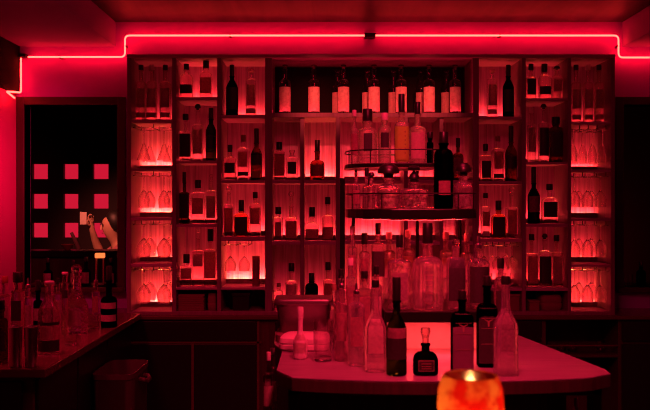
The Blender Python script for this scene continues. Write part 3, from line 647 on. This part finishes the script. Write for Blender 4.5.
ib('pale bottle tucked between tall square bottle and the riser', 376.5, 11, 266, 284, 2.86, cap='black', capy=274, nw=4.5, labs=[(296,325,.8,'cream_label')], mat='pale_glass')
ib('clear bottle with pale stopper behind the short black-capped one', 350.5, 10, 258, 276, 2.93, cap='pale', capy=265, nw=4.5, labs=[(286,312,.8,'red_label')])
# tiered stand
BT = 1.575; AT = 1.752; RT = 1.215
st = thing('bottle_stand', 'black tiered metal bottle stand with curved rails on bar island', 'bottle stand', (.36, 3.1, TZ))
def sl(v): return [(x-.36, y-3.1) for x, y in v]
pB = rrect(.085, .575, 2.95, 3.45, [.2,.1,.05,.1], 8); pA = rrect(.08, .447, 3.08, 3.42, [.15,.04,.04,.06], 8)
MB().prism(sl(pB), BT-.035-TZ, BT-TZ).build('lower_tier', 'black_metal', st, .003, smooth=False)
MB().prism(sl(pA), AT-.016-TZ, AT-TZ).build('upper_tier', 'black_metal', st, .003, smooth=False)
MB().prism(sl([(.095,3.0),(.21,3.0),(.21,2.82),(.61,2.82),(.61,3.4),(.095,3.4)]), RT-.04-TZ, RT-TZ).build('riser_top', 'black_metal', st, .003, smooth=False)
for x0, x1, y0, y1 in ((.6,.61,2.84,3.4),(.095,.105,3.02,3.4),(.21,.22,2.84,3.05)): MB().box(x0-.36,x1-.36,y0-3.1,y1-3.1,0,RT-.04-TZ).build('riser_side','black_metal',st,smooth=False)
MB().box(.225-.36,.595-.36,-.06,-.05,0,RT-.04-TZ).build('niche_panel','frosted',st,smooth=False)
m = MB(); m.box(-.12,.22,-.23,-.215,RT-.046-TZ,RT-.04-TZ); m.cur = 1; zq = RT-.0465-TZ; m.add([(-.12,-.23,zq),(.22,-.23,zq),(.22,-.215,zq),(-.12,-.215,zq)],[(3,2,1,0)])
m.build('led_tape',['black','tape_niche'],st,smooth=False)
for poly, z in ((pB, BT+.058), (pA, AT+.052)):
    q = sl(poly); MB().tube([(x*.985,y*.985,z-TZ) for x,y in q+q[:1]], .0028, 6, False).build('guard_rail','black_metal',st)
for k in (2, 6, 10, 14, 20, 30):
    for poly, z, hh in ((pB, BT, .058), (pA, AT, .052)):
        x, y = sl(poly)[k]; MB().tube([(x*.985,y*.985,z-TZ),(x*.985,y*.985,z+hh-TZ)], .0025, 6).build('rail_post','black_metal',st)
for x, y in ((.12,3.38),(.39,3.38),(.57,3.38)): MB().tube([(x-.36,y-3.1,RT-TZ),(x-.36,y-3.1,BT-.035-TZ)], .007, 8).build('post','black_metal',st)
for x, y in ((.13,3.36),(.39,3.38)): MB().tube([(x-.36,y-3.1,BT-TZ),(x-.36,y-3.1,AT-.016-TZ)], .006, 8).build('post','black_metal',st)
MB().tube([(.172-.36,3.2-3.1,BT-TZ),(.172-.36,3.2-3.1,AT-.016-TZ)], .004, 8).build('post','black_metal',st)
for a, c, y in ((.24,.3,3.0),(.31,.37,3.0),(.38,.44,3.0),(.15,.25,3.2),(.3,.42,3.2),(.45,.55,3.2)):
    m = MB(); m.box(a-.36,c-.36,y-3.1,y-3.09,BT-.042-TZ,BT-.035-TZ); m.cur = 1; zq = BT-.0425-TZ
    m.add([(a-.36,y-3.1,zq),(c-.36,y-3.1,zq),(c-.36,y-3.09,zq),(a-.36,y-3.09,zq)],[(3,2,1,0)]); m.build('led_bar',['black','tape_stand'],st,smooth=False)

emit('yellow_fill', (1, .9, .08), 34)  # yellow light added behind the yellow label to bring it out
for a, c, y, z, mt in ((.14,.5,3.3,BT,'tape_stand'),(.13,.25,3.36,AT,'tape_stand'),(.27,.34,3.36,AT,'yellow_fill'),(.35,.41,3.36,AT,'tape_stand')):
    m = MB(); m.box(a-.36,c-.36,y-3.1,y-3.09,z-TZ,z+.005-TZ); m.cur = 1; zq = z+.0055-TZ
    m.add([(a-.36,y-3.1,zq),(c-.36,y-3.1,zq),(c-.36,y-3.09,zq),(a-.36,y-3.09,zq)],[(0,1,2,3)]); m.build('led_bar',['black',mt],st,smooth=False)
G1, G2, G3 = 'bottles on the upper tier', 'bottles on the lower tier', 'bottles under the tiers'
# upper tier
YA = 3.2
ib('small clear bottle at left end of the upper tier', 354.3, 7.5, 110, 127, YA-.02, AT, cap='pale', capy=116, group=G1, labs=[(134,155,.8,'red_label')])
ib('wide jar-like bottle with black oval label on the upper tier', 367.5, 20, 109, 128, YA, AT, capy=121, cw=10, nw=9, n=2.6, group=G1, labs=[(134,152,.42,'dark_label')])
ib('round pink-lit bottle between wide jar bottle and yellow-labelled one', 384.5, 13, 113, 126, YA, AT, cap='pale', capy=120, cw=7, nw=6, group=G1, labs=[(133,148,.6,'dark_label')])
t = ib('bottle with bright yellow label and dark neck on the upper tier', 401.5, 14.5, 94, 121, YA-.03, AT, capy=112, cw=6.5, nw=6, shape='dome', n=3, group=G1, labs=[(127,162,.93,'yellow_label_glint')])
hw = 14.5*3.17/F/2
for k in range(6):
    z = Z(132+k*4.2, 3.17)-AT; MB().box(.008,.0125,-hw*.985-.0005,-hw*.985+.001,z-.005,z+.002).build('lettering','ink',t,smooth=False)
ib('broad bottle with pink label and black cap on the upper tier', 417.5, 17, 102, 126, YA-.02, AT, capy=114, cw=6, nw=6, n=2.6, group=G1, labs=[(133,159,.8,'cream_label')])
ib('little dark bottle at right end of the upper tier', 430, 7, 132, 142, YA, AT, capy=138, cw=6, nw=4, group=G1, mat='dark_glass')
# lower tier
YB = 3.02
ib('slim clear bottle at left end of the lower tier', 356, 9, 172, 184, 3.12, BT, cap='ball', capy=177, group=G2, labs=[(190,204,.7,'red_label')])
ib('clear bottle beside post at left of lower tier', 366.5, 8, 168, 186, 3.08, BT, cap='black', capy=176, cw=4, group=G2)
ib('crystal bottle with small dark domed stopper on lower tier', 371.3, 8, 172, 185, YB+.0, BT, cap='mushroom', capy=178, cw=7, nw=4, n=3, group=G2, mat='crystal')
ib('crystal bottle with large dark domed stopper on lower tier', 388.5, 24, 164, 184, YB-.01, BT, cap='mushroom', capy=178, cw=22, nw=11, n=2.4, group=G2, mat='crystal')
t = ib('squat faceted decanter with two-disc black stopper on lower tier', 414, 26, 173, 188, YB-.01, BT, cap='mushroom', capy=182, cw=11, nw=9, shape='flat', n=5, dr=.7, group=G2, mat='crystal')
kz = 3.01/F; MB().lathe([(.008,Z(173,3.01)-BT),(.006,Z(171,3.01)-BT),(.022,Z(170.5,3.01)-BT),(.024,Z(168,3.01)-BT),(.016,Z(166,3.01)-BT),(.004,Z(165.5,3.01)-BT)],20).build('stopper_knob','black',t)
ib('tall black bottle with small red label rising from lower tier', 443.5, 19, 132, 149, YB+.02, BT, capy=143, cw=9.5, nw=8.5, shape='dome', mat='dark_glass', group=G2, labs=[(181,195,.6,'red_label')])
ib('round bottle with dark domed stopper at right of lower tier', 463.5, 18, 163, 182, YB+.03, BT, cap='mushroom', capy=176, cw=16, nw=9, group=G2)
# under the tiers, on the riser
t = ib('large clear round-shouldered bottle with dark neck at centre of the riser', 427.5, 31, 223, 256, 2.88, RT, cap='black', capy=243, cw=10.5, nw=10, n=2.6, shape='dome', dr=.9, group=G3, labs=[])
for yy, ww in ((264,.013),(269,.017),(274,.015),(279,.016),(284,.012)):     # embossed script and lines
    z = Z(yy,2.88)-RT; pts = [(ww*(-1+2*i/14), -.0515+abs(i-7)**2*.00012, z+.0022*math.sin(i*2.3+yy)) for i in range(15)]
    MB().tube(pts, .0009, 5).build('lettering','red_label',t)
MB().tube([(.019*math.cos(a), -.0505+.0035*abs(math.cos(a)), Z(297,2.88)-RT+.02*math.sin(a)) for a in [2*PI*i/24 for i in range(25)]], .0011, 5, False).build('emblem','red_label',t)
ib('wide faceted clear bottle with black cap, left of centre on riser', 399.5, 23.5, 235, 259, 2.89, RT, capy=247, cw=7, nw=6.5, n=4, dr=.85, shape='square', group=G3, labs=[(272,300,.6,'dim_label')], mat='crystal')
ib('bottle with black square label, right of the large central bottle', 456, 18, 238, 257, 2.88, RT, cap='ball', capy=246, cw=8, nw=7, n=5, dr=.9, shape='square', group=G3, labs=[(258,300,.9,'dark_label')])
ib('big domed bottle with steel pourer and black label on riser', 478.5, 22, 236, 258, 2.92, RT, cap='pourer', capy=248, nw=7, group=G3, labs=[(266,302,.85,'dark_label')], mat='crystal')
ib('clear slim bottle at left end of the riser', 352.5, 9.5, 226, 246, 3.12, RT, cap='pale', capy=234, nw=4, group=G3, labs=[(255,280,.7,'red_label')])
ib('clear bottle with tall black cap near left of riser', 364.5, 10.5, 233, 251, 3.09, RT, capy=244, cw=6.5, nw=5, group=G3, labs=[(258,282,.7,'red_label')])
ib('dark-labelled bottle with black cap behind the wide faceted one', 378, 13, 223, 243, 3.08, RT, capy=234, cw=5.5, nw=5, shape='square', n=5, group=G3, labs=[(251,276,.95,'dark_label')])
for x, tp, Y, lab in ((389,232,3.2,'clear bottle at back of riser, furthest left behind dark-labelled one'), (408,230,3.2,'clear bottle at back of riser between faceted and central ones'), (446,232,3.18,'clear bottle at back of riser, just right of central neck'), (467,234,3.2,'clear bottle at back of riser above black square label')):
    ib(lab, x, 13, tp, tp+18, Y, RT, cap='pale', capy=tp+7, nw=5, group=G3, labs=[(tp+26,tp+45,.7,'cream_label')])
# bottle on the open shelf, rail bottles
bottle('pink-lit bottle on open shelf at right end of island', 576, 9, 398, 415, .69, 2.72, cap='pale', group=IB, labs=[(430,450,.7,'cream_label')])
bottle('clear bottle in front of speed rail at left flank of island', 268.7, 11.6, 352, 372, .712, 2.86, cap='pale', group='bottles in the speed rail', capy=360, labs=[(385,405,.8,'cream_label')])
bottle('clear bottle behind another in speed rail at left flank of island', 272.5, 12, 348, 366, .712, 2.96, cap='steel', group='bottles in the speed rail', capy=354, labs=[(380,400,.8,'cream_label')])

# on the left of the island
t = thing('steel_tub', 'dark steel food tub with flat lid at back left of bar', 'tub', (-.085, 3.27, TZ+.034))
m = MB(); a, d, h = .112, .085, .112
m.loft([(a*.84,d*.84,8,0),(a*.88,d*.88,8,.006),(a*.97,d*.97,8,h*.9),(a,d,8,h)], 40); m.build('tub','dull_steel',t)
MB().loft([(a*1.06,d*1.06,8,h),(a*1.08,d*1.08,8,h+.004),(a*1.08,d*1.08,8,h+.016),(a*1.05,d*1.05,8,h+.022),(a*1.0,d*1.0,8,h+.0225)], 40).build('lid','dull_steel',t)
MB().tube([(a*1.0,-.02,h*.6),(a*1.2,-.018,h*.6),(a*1.2,.018,h*.6),(a*1.0,.02,h*.6)], .003, 8).build('handle','steel',t)
t = tag(MB().loft([(.105,.1,8,0),(.12,.115,8,.003),(.122,.117,8,.03),(.116,.111,8,.0335)], 40).build('serving_tray','dark_cloth'), 'shallow dark tray underneath the steel tub', 'tray'); t.location = (-.075, 3.27, TZ)
o = cushion('folded_towel', 'pale folded bar towel lying between steel tub and pale frosted bottle', 'towel', -.1, .1, 2.93, 3.08, TZ, TZ+.055, 'cloth', -.13); o.location = (-.068, 3.04, TZ)
t = bottle('pale frosted bottle with tapering neck standing before folded towel', 300.3, 14.5, 307, 329, TZ, 2.84, cap='pale', capy=316, cw=6.5, nw=5, shape='bell', mat='frosted', group=None, labs=[(334,352,.8,'cream_label')])
tumbler('highball_glass', 'empty clear highball glass between frosted bottle and bottle cluster', X(323,2.8), 2.8, TZ, .036, .142, taper=.86)

# ------------------------------------------------------------------ left counter
LZ = .95
lc = thing('side_counter', 'dark left side counter with gleaming edge, covered in bottles', 'counter', (-1.5, 3.9, 0))
MB().box(XL+.002+1.5, -1.09+1.5, 3.12-3.9, 4.745-3.9, LZ-.035, LZ).build('worktop','counter_wood',lc,.004,smooth=False)
MB().box(XL+.002+1.5, -1.16+1.5, 3.18-3.9, 4.74-3.9, .1, LZ-.035).build('carcass','dark_wood',lc,.003,smooth=False)
MB().box(XL+.002+1.5, -1.2+1.5, 3.18-3.9, 4.7-3.9, 0, .1).build('plinth','black',lc,smooth=False)
for y0, y1 in ((3.2,3.7),(3.72,4.2),(4.22,4.72)): MB().box(-1.16+1.5,-1.145+1.5,y0-3.9,y1-3.9,.14,LZ-.06).build('door','black',lc,.003,smooth=False)
for x0, x1 in ((XL+.02,-1.6),(-1.58,-1.2)): MB().box(x0+1.5,x1+1.5,3.165-3.9,3.18-3.9,.14,LZ-.06).build('door','black',lc,.003,smooth=False)
G4 = 'bottles on the left side counter'
def lb(label, x, w, top, sh, base_y, **kw):
    Y = (EYE-LZ)*F/(base_y-CY); kw.setdefault('group', G4); return bottle(label, x, w, top, sh, LZ, Y, **kw)
for lab, x in (('narrow steel shaker tin at front left of side counter', 15.5), ('narrow steel shaker tin right of its twin on side counter', 31)):
    Y = 3.17; o = MB().lathe([(.021,0),(.023,.003),(.026,.15),(.0272,.158),(.0255,.16),(.0245,.158),(.021,.01),(.002,.008)], 24).build('shaker_tin','steel'); o.location = (X(x,Y),Y,LZ); tag(o, lab, 'shaker', 'shaker tins on the side counter')
lb('conical-necked carafe with dark base and pale label on side counter', 49.5, 22, 281, 292, 353, cap='pale', capy=284, cw=9.5, nw=8, shape='bell', mat='clear_glass', labs=[(325,338,.55,'cream_label'),(321,324,.97,'dark_label'),(339,350,.97,'dark_label')])
lb('cut decanter with round stopper and flared body on side counter', 76.5, 23, 264, 287, 333, cap='ball', capy=276, cw=11, nw=9, shape='bell', n=2.4, labs=[(309,324,.6,'dim_label')], mat='crystal')
lb('dark round bottle with two pale label bands, at end of side counter', 109, 16, 266, 296, 327, cap='black', capy=280, cw=6, nw=5.5, mat='dark_glass', labs=[(302,308,.95,'cream_label'),(314,320.5,.95,'cream_label')])
lb('tall narrow glass bottle between carafe and cut decanter', 65, 6.5, 272, 282, 336, cap='pale', capy=274, nw=5, shape='square', mat='pale_glass', labs=[(290,298,.9,'dark_label')])
lb('small clear bottle behind carafe on side counter', 58, 9, 278, 292, 327, cap='black', capy=284, mat='clear_glass', labs=[(300,315,.8,'dim_label')])
lb('pale bottle with wide black cap left of carafe', 18, 12, 272, 290, 346, cap='black', capy=282, cw=10, nw=8, shape='square', n=4, mat='pale_glass', labs=[(300,320,.8,'dark_label')])
lb('clear bottle with steel pourer standing behind shaker tins', 28, 9, 278, 296, 340, cap='pourer', capy=288, nw=4.5, labs=[(305,325,.8,'dim_label')])
lb('tall clear bottle cut by left edge of picture', 5, 11, 276, 294, 342, cap='red', capy=283, nw=5, labs=[(305,325,.8,'dim_label')])
lb('dark bottle between wide-capped bottle and carafe', 38, 9, 280, 300, 334, cap='black', capy=290, nw=4.5, mat='dark_glass', labs=[(308,320,.8,'dim_label')])
lb('short dark bottle at front edge beside left picture border', 1, 13, 300, 318, 362, cap='black', capy=309, nw=6, mat='brown_glass', labs=[(330,350,.8,'dark_label')])
lb('slim clear bottle near far end of side counter, left of banded bottle', 96, 8, 274, 290, 322, cap='pourer', capy=283, nw=4, labs=[(296,312,.7,'red_label')])
Y = (EYE-LZ)*F/(329-CY); tumbler('tumbler', 'low tumbler between cut decanter and banded bottle', X(93,Y), Y, LZ, .034, .075, mat='tumbler_glass')
Y = (EYE-LZ)*F/(345-CY); tumbler('tumbler', 'low tumbler near the gleaming edge of side counter', X(71,Y), Y, LZ, .03, .05, mat='tumbler_glass')
# black waste bin in the aisle
t = thing('waste_bin', 'black waste bin with side grip beside left counter', 'bin', (-1.03, 4.05, 0))
MB().loft([(.085,.16,7,0),(.09,.165,7,.01),(.1,.19,7,.74),(.104,.194,7,.745),(.104,.194,7,.77),(.097,.187,7,.77),(.09,.18,7,.68),(.02,.03,4,.679)], 36).build('tub','bin_plastic',t)
MB().tube([(.1,-.05,.72),(.125,-.05,.715),(.135,-.03,.705),(.135,.03,.705),(.125,.05,.715),(.1,.05,.72)], .012, 10).build('grip','bin_plastic',t)

# on the sill of the left opening
SZ = oz0; YS = 5.2
t = thing('table_lamp', 'small glowing amber lamp on two legs in left opening', 'lamp', (X(100,YS), YS, SZ))
k = YS/F
MB().box(-4.6*k,4.6*k,-.02,.02,Z(258,YS)-SZ,Z(253,YS)-SZ).build('shade','amber_glow',t,.006)
for s in (-1,1): MB().box(s*3.6*k-.005,s*3.6*k+.005,-.006,.006,.01,Z(258,YS)-SZ).build('leg','cork',t,.001)
MB().box(-5*k,5*k,-.03,.03,0,.01).build('base','black',t,.002)
G5 = 'bottles on the sill of the left opening'
bottle('dark bottle right of amber lamp in left opening', 111.5, 8, 258, 270, SZ, 5.19, mat='dark_glass', group=G5, labs=[(273,283,.8,'dim_label')])
bottle('dark bottle left of amber lamp in left opening', 86, 9, 257, 269, SZ, 5.19, mat='brown_glass', group=G5, labs=[(272,283,.8,'dim_label')])
bottle('clear bottle in left opening behind the cut decanter', 74, 8, 260, 270, SZ, 5.2, mat='clear_glass', group=G5, labs=[(273,283,.8,'dim_label')])
bottle('dark bottle in left opening above carafe', 48, 9, 258, 270, SZ, 5.2, mat='dark_glass', group=G5, labs=[(273,283,.8,'dim_label')])
YQ = 5.19
tumbler('candle_glass', 'small reddish tealight glass on sill of right opening', X(628,YQ), YQ, SZ, .03, .075, cat='candle glass')
bottle('dark bottle lying low in shade on sill of right opening', 641, 9, 262, 270, SZ, YQ, mat='dark_glass', group=None, cap='black')

# ------------------------------------------------------------------ room beyond the opening
YF = 8.0
ls = thing('lattice_screen', 'dark screen pierced by nine glowing square windows', 'screen', (X(70,YF), YF, 0))
xc = [-4.6] + [X(v,YF) for v in (32.5,47.8,63.6,78.2,93,108.4)] + [-1.0]
zcuts = [0] + [Z(v,YF) for v in (237.5,223,208.5,194,179,164)] + [2.72]
m = MB(); ox = X(70,YF)
for i in range(len(xc)-1):
    for j in range(len(zcuts)-1):
        if i % 2 == 1 and j % 2 == 1:
            MB().box(xc[i]-ox,xc[i+1]-ox,.05,.06,zcuts[j],zcuts[j+1]).build('glowing_pane','window_glow',ls,smooth=False)
        else: m.box(xc[i]-ox,xc[i+1]-ox,0,.06,zcuts[j],zcuts[j+1])
m.build('screen_panel','dark_paint',ls,smooth=False)
fb = thing('far_counter', 'black counter in the dark room beyond left opening', 'counter', (-2.4, 6.55, 0))
FZ = Z(251, 6.45)
MB().box(-1.3,1.2,-.1,.18,FZ-.05,FZ).build('worktop','black',fb,.004,smooth=False); MB().box(-1.25,1.15,-.06,.16,0,FZ-.05).build('front','dark_wood',fb,smooth=False)
t = tag(MB().lathe([(.02,0),(.024,.004),(.045,.035),(.05,.05),(.047,.05),(.04,.03),(.003,.008)],22).build('bowl','red_cap'), 'small round red bowl on far counter', 'bowl'); t.location = (X(67.5,6.55),6.55,FZ)
t = MB().tube([(0,0,.0),(-.02,0,.05),(-.06,0,.135)],[.017,.016,.013],12).build('muddler','cream_label'); t.location = (X(79.5,6.52),6.5,FZ+.012); tag(t, 'pale wooden muddler tilted beside red bowl on far counter', 'muddler')
bs = thing('bar_stool', 'bar stool under the seated person beyond left opening', 'stool', (-1.83, 7.3, 0))
MB().lathe([(.14,.66),(.17,.665),(.17,.70),(.15,.715),(.02,.716)],24).build('seat','black',bs)
for k in range(4):
    a = PI/4+k*PI/2; MB().tube([(.17*math.cos(a),.17*math.sin(a),0),(.11*math.cos(a),.11*math.sin(a),.66)],.012,8).build('leg','black_metal',bs)

# seated person holding up a phone
def skin_body(name, joints, bones, mat, parent, levels=2, root=0):
    me = bpy.data.meshes.new(name); me.from_pydata([j[0] for j in joints], bones, []); me.materials.append(MATS[mat])
    o = link(name, me, parent)
    sk = o.modifiers.new('skin','SKIN'); sk.use_smooth_shade = True
    for i, j in enumerate(joints):
        d = me.skin_vertices[0].data[i]; r = j[1]; d.radius = r if isinstance(r, tuple) else (r, r); d.use_root = (i == root)
    ss = o.modifiers.new('sub','SUBSURF'); ss.levels = levels; ss.render_levels = levels
    return o
pr = thing('person', 'dark-haired person in red shirt raising a phone beyond left opening', 'person', (-1.83, 7.3, .728), rz=math.radians(-65))
J = [((0,0,.09),(.15,.11)), ((0,-.01,.25),(.135,.095)), ((0,-.03,.40),(.16,.1)), ((-.01,-.05,.50),(.07,.06)), ((-.01,-.08,.545),.05), ((-.01,-.115,.625),(.072,.085)), ((-.01,-.125,.70),(.075,.09)), ((-.01,-.115,.765),(.05,.06)),
     ((-.17,-.05,.43),.055), ((-.2,-.17,.40),.045), ((-.18,-.22,.50),.04), ((-.12,-.27,.64),.026),            # raised arm (left in view)
     ((.17,-.03,.43),.055), ((.22,-.12,.2),.043), ((.1,-.3,.16),.036), ((.02,-.36,.17),.026),
     ((-.09,-.05,.07),.085), ((-.1,-.42,.09),.062), ((-.1,-.43,-.3),.045), ((-.1,-.42,-.58),.035), ((-.1,-.52,-.62),.032),
     ((.09,-.05,.07),.085), ((.1,-.42,.09),.062), ((.1,-.43,-.3),.045), ((.1,-.42,-.58),.035), ((.1,-.52,-.62),.032)]
Bn = [(0,1),(1,2),(2,3),(3,4),(4,5),(5,6),(6,7),(2,8),(8,9),(9,10),(10,11),(2,12),(12,13),(13,14),(14,15),(0,16),(16,17),(17,18),(18,19),(19,20),(0,21),(21,22),(22,23),(23,24),(24,25)]
# hands: a palm and five fingers each
def hand(w, d, side, spread):
    i0 = len(J); d = Vector(d).normalized(); s = Vector(spread).normalized(); n = d.cross(s)
    wv = Vector(J[w][0]); J.append((tuple(wv+d*.05),(.03,.018))); Bn.append((w,i0))
    for k, L in enumerate((.05,.06,.056,.042)):
        b0 = wv+d*.085+s*(.03-.02*k); p1 = b0+d*L*.55; p2 = p1+d*L*.4+n*side*.012; i = len(J)
        J.extend([(tuple(b0),.0095),(tuple(p1),.0085),(tuple(p2),.0075)]); Bn.extend([(i0,i),(i,i+1),(i+1,i+2)])
    b0 = wv+d*.035+s*.036; i = len(J); J.extend([(tuple(b0),.011),(tuple(b0+d*.03+s*.018),.009),(tuple(b0+d*.055+s*.018+n*side*.015),.008)]); Bn.extend([(i0,i),(i,i+1),(i+1,i+2)])
hand(11, (.02,-.12,1), 1, (.7,-.7,.05)); hand(15, (-1,-.4,.05), 1, (0,-.3,1))
skin_body('body', J, Bn, 'skin', pr)
# shirt over torso and upper arms
Js = [((0,0,.04),(.165,.125)), ((0,-.01,.25),(.15,.11)), ((0,-.03,.40),(.172,.112)), ((-.008,-.05,.52),(.08,.075)), ((-.175,-.055,.43),.068), ((-.195,-.12,.41),.062), ((.175,-.035,.43),.068), ((.205,-.085,.29),.062)]
skin_body('shirt', Js, [(0,1),(1,2),(2,3),(2,4),(4,5),(2,6),(6,7)], 'shirt', pr)
m = MB(); rs = []
hc = Vector((-.01,-.095,.70))
for k in range(9):
    th = PI*.7*k/8; rr = []
    for i in range(22):
        a = 2*PI*i/22; f = 1.0 - .34*max(0,math.sin(-a))*(k/8)**1.5
        rr.append((hc.x+.098*math.sin(th)*math.cos(a)*f, hc.y+.108*math.sin(th)*math.sin(a)*f+.014, hc.z+.118*math.cos(th)))
    rs.append(rr)
m.rings(rs, True, True).build('hair','hair',pr)
for s in (-1,1): MB().lathe([(.001,-.008),(.008,-.005),(.01,0),(.008,.005),(.001,.008)],10,c=(-.01+s*.03,-.203,.69)).build('eye','hair',pr)
MB().lathe([(.014,0),(.011,.02),(.005,.045)],10,c=(-.01,-.203,.64)).build('nose','skin',pr); MB().box(-.032,.012,-.198,-.19,.605,.613).build('mouth','red_cap',pr,.002)
ph = thing('phone', 'small pale phone held up in the hand of the person', 'phone', (-1.83-.36, 7.3-.05, .716+.695), rz=-.35)
MB().box(-.036,.036,-.005,.005,0,.115).build('phone_body','phone_shell',ph,.004); MB().box(-.033,.033,-.0062,-.005,.006,.109).build('screen','phone_shell',ph)

# ------------------------------------------------------------------ front counter and candle
fc = thing('front_counter', 'dark front bar counter under the candle', 'counter', (.3, 1.2, 0))
MB().box(-1.6,1.6,-.4,.42,1.105,1.15).build('worktop','counter_wood',fc,.006,smooth=False); MB().box(-1.5,1.5,-.2,.3,0,1.105).build('front','dark_wood',fc,smooth=False)
YC = 1.45; ck = YC/F
cd = thing('candle_holder', 'glowing orange glass candle holder in front of bar island', 'candle', (X(470.5,YC), YC, 1.15))
R = 33*ck; H = Z(373.5,YC+.01)-1.15
m, t_, out = nt('amber_glass')
tl = N(t_,'ShaderNodeBsdfTranslucent'); gl = N(t_,'ShaderNodeBsdfGlossy',Roughness=.15); tr = N(t_,'ShaderNodeBsdfTransparent',Color=(.8,.25,.12,1))
no = N(t_,'ShaderNodeTexNoise',Scale=30.0,Detail=2.0); tc = N(t_,'ShaderNodeTexCoord'); cr = N(t_,'ShaderNodeValToRGB')
cr.color_ramp.elements[0].position=.4; cr.color_ramp.elements[1].position=.58; cr.color_ramp.elements[0].color=(.6,.07,.07,1); cr.color_ramp.elements[1].color=(.95,.55,.3,1)
m1 = N(t_,'ShaderNodeMixShader',Fac=.0); m2 = N(t_,'ShaderNodeMixShader',Fac=.06)
t_.links.new(tc.outputs['Object'],no.inputs['Vector']); t_.links.new(no.outputs['Fac'],cr.inputs[0]); t_.links.new(cr.outputs[0],tl.inputs['Color'])
t_.links.new(tl.outputs[0],m1.inputs[1]); t_.links.new(tr.outputs[0],m1.inputs[2]); t_.links.new(m1.outputs[0],m2.inputs[1]); t_.links.new(gl.outputs[0],m2.inputs[2]); t_.links.new(m2.outputs[0],out.inputs[0])
MB().lathe([(R*.8,0),(R*.93,.006),(R,.03),(R*1.0,H*.55),(R*.97,H*.8),(R*.88,H*.94),(R*.8,H),(R*.76,H*.985),(R*.85,H*.9),(R*.92,H*.78),(R*.95,H*.5),(R*.94,.03),(R*.85,.012),(.003,.011)],40).build('glass_holder','amber_glass',cd)
MB().lathe([(R*.5,.0115),(R*.5,.05),(R*.4,.053),(.003,.052)],24).build('candle','frosted',cd)
MB().lathe([(.001,.056),(.008,.063),(.009,.069),(.005,.082),(.0006,.094)],12).build('flame','flame',cd)
MB().tube([(0,0,.052),(.001,0,.062)],.001,6).build('wick','black',cd)

# ------------------------------------------------------------------ lights
def area(name, loc, target, sx, sy, power, col, spread=PI):
    L = bpy.data.lights.new(name,'AREA'); L.shape='RECTANGLE'; L.size=sx; L.size_y=sy; L.energy=power; L.color=col; L.spread=spread
    o = bpy.data.objects.new(name, L); COL.objects.link(o); o.location = loc
    o.rotation_euler = (Vector(target)-Vector(loc)).to_track_quat('-Z','Y').to_euler(); return o
area('ceiling_lamp', (.38, 2.75, 2.7), (.38, 2.9, 1), .6, .4, 10, (1, .014, .07))
area('ceiling_lamp', (.3, 1.75, 2.65), (.38, 2.75, 1.2), .25, .15, 9.5, (1, .022, .07), math.radians(75))
area('ceiling_lamp', (.2, 1.6, 2.7), (.25, 4.6, 1.2), 1.2, .4, 1.4, (1, .02, .065))
area('ceiling_lamp', (-1.45, 3.5, 2.5), (-1.5, 3.8, 1), .22, .22, 7, (1, .014, .06), math.radians(100))
for x in (-.05, .28, .6): area('picture_lamp', (x, 3.6, 2.73), (x, 4.85, 2.22), .05, .05, .5, (1, .075, .06), math.radians(22))
area('side_wall_fill', (-1.1, 4.1, 2.1), (-1.97, 4.95, 1.75), .2, .5, 2.8, (1, .014, .07), math.radians(60))  # added light without a fitting, brightens the left wall
area('far_room_light', (-2.3, 6.0, 2.5), (-2.0, 7.3, 1.35), .3, .3, 3.2, (1, .17, .11), math.radians(50))  # light added and aimed to bring out the seated person
area('far_room_light', (2.3, 7.2, 1.0), (2.3, 8.1, 1.2), .8, .2, 2.5, (1, .014, .05))
w = bpy.data.worlds.new('World'); S.world = w; w.use_nodes = True
w.node_tree.nodes['Background'].inputs[0].default_value = (.5, .01, .03, 1); w.node_tree.nodes['Background'].inputs[1].default_value = .01

# ------------------------------------------------------------------ camera and settings
cam = bpy.data.cameras.new('camera'); co = bpy.data.objects.new('camera', cam); COL.objects.link(co)
co.location = (0, 0, EYE); co.rotation_euler = (PI/2, 0, 0)
cam.sensor_width = 36; cam.lens = F/650*36; cam.clip_start = .05
cam.dof.use_dof = True; cam.dof.focus_distance = 4.5; cam.dof.aperture_fstop = 4.5
S.camera = co
vs = S.view_settings; S.display_settings.display_device = 'sRGB'
vs.view_transform = 'Standard'; vs.look = 'None'; vs.exposure = 0; vs.gamma = 1; vs.use_curve_mapping = False
c = S.cycles; c.use_denoising = True; c.filter_width = 1.0; c.max_bounces = 16; c.transmission_bounces = 14; c.transparent_max_bounces = 20; c.diffuse_bounces = 4; c.glossy_bounces = 4
c.sample_clamp_indirect = 4; c.blur_glossy = .5; c.caustics_reflective = False
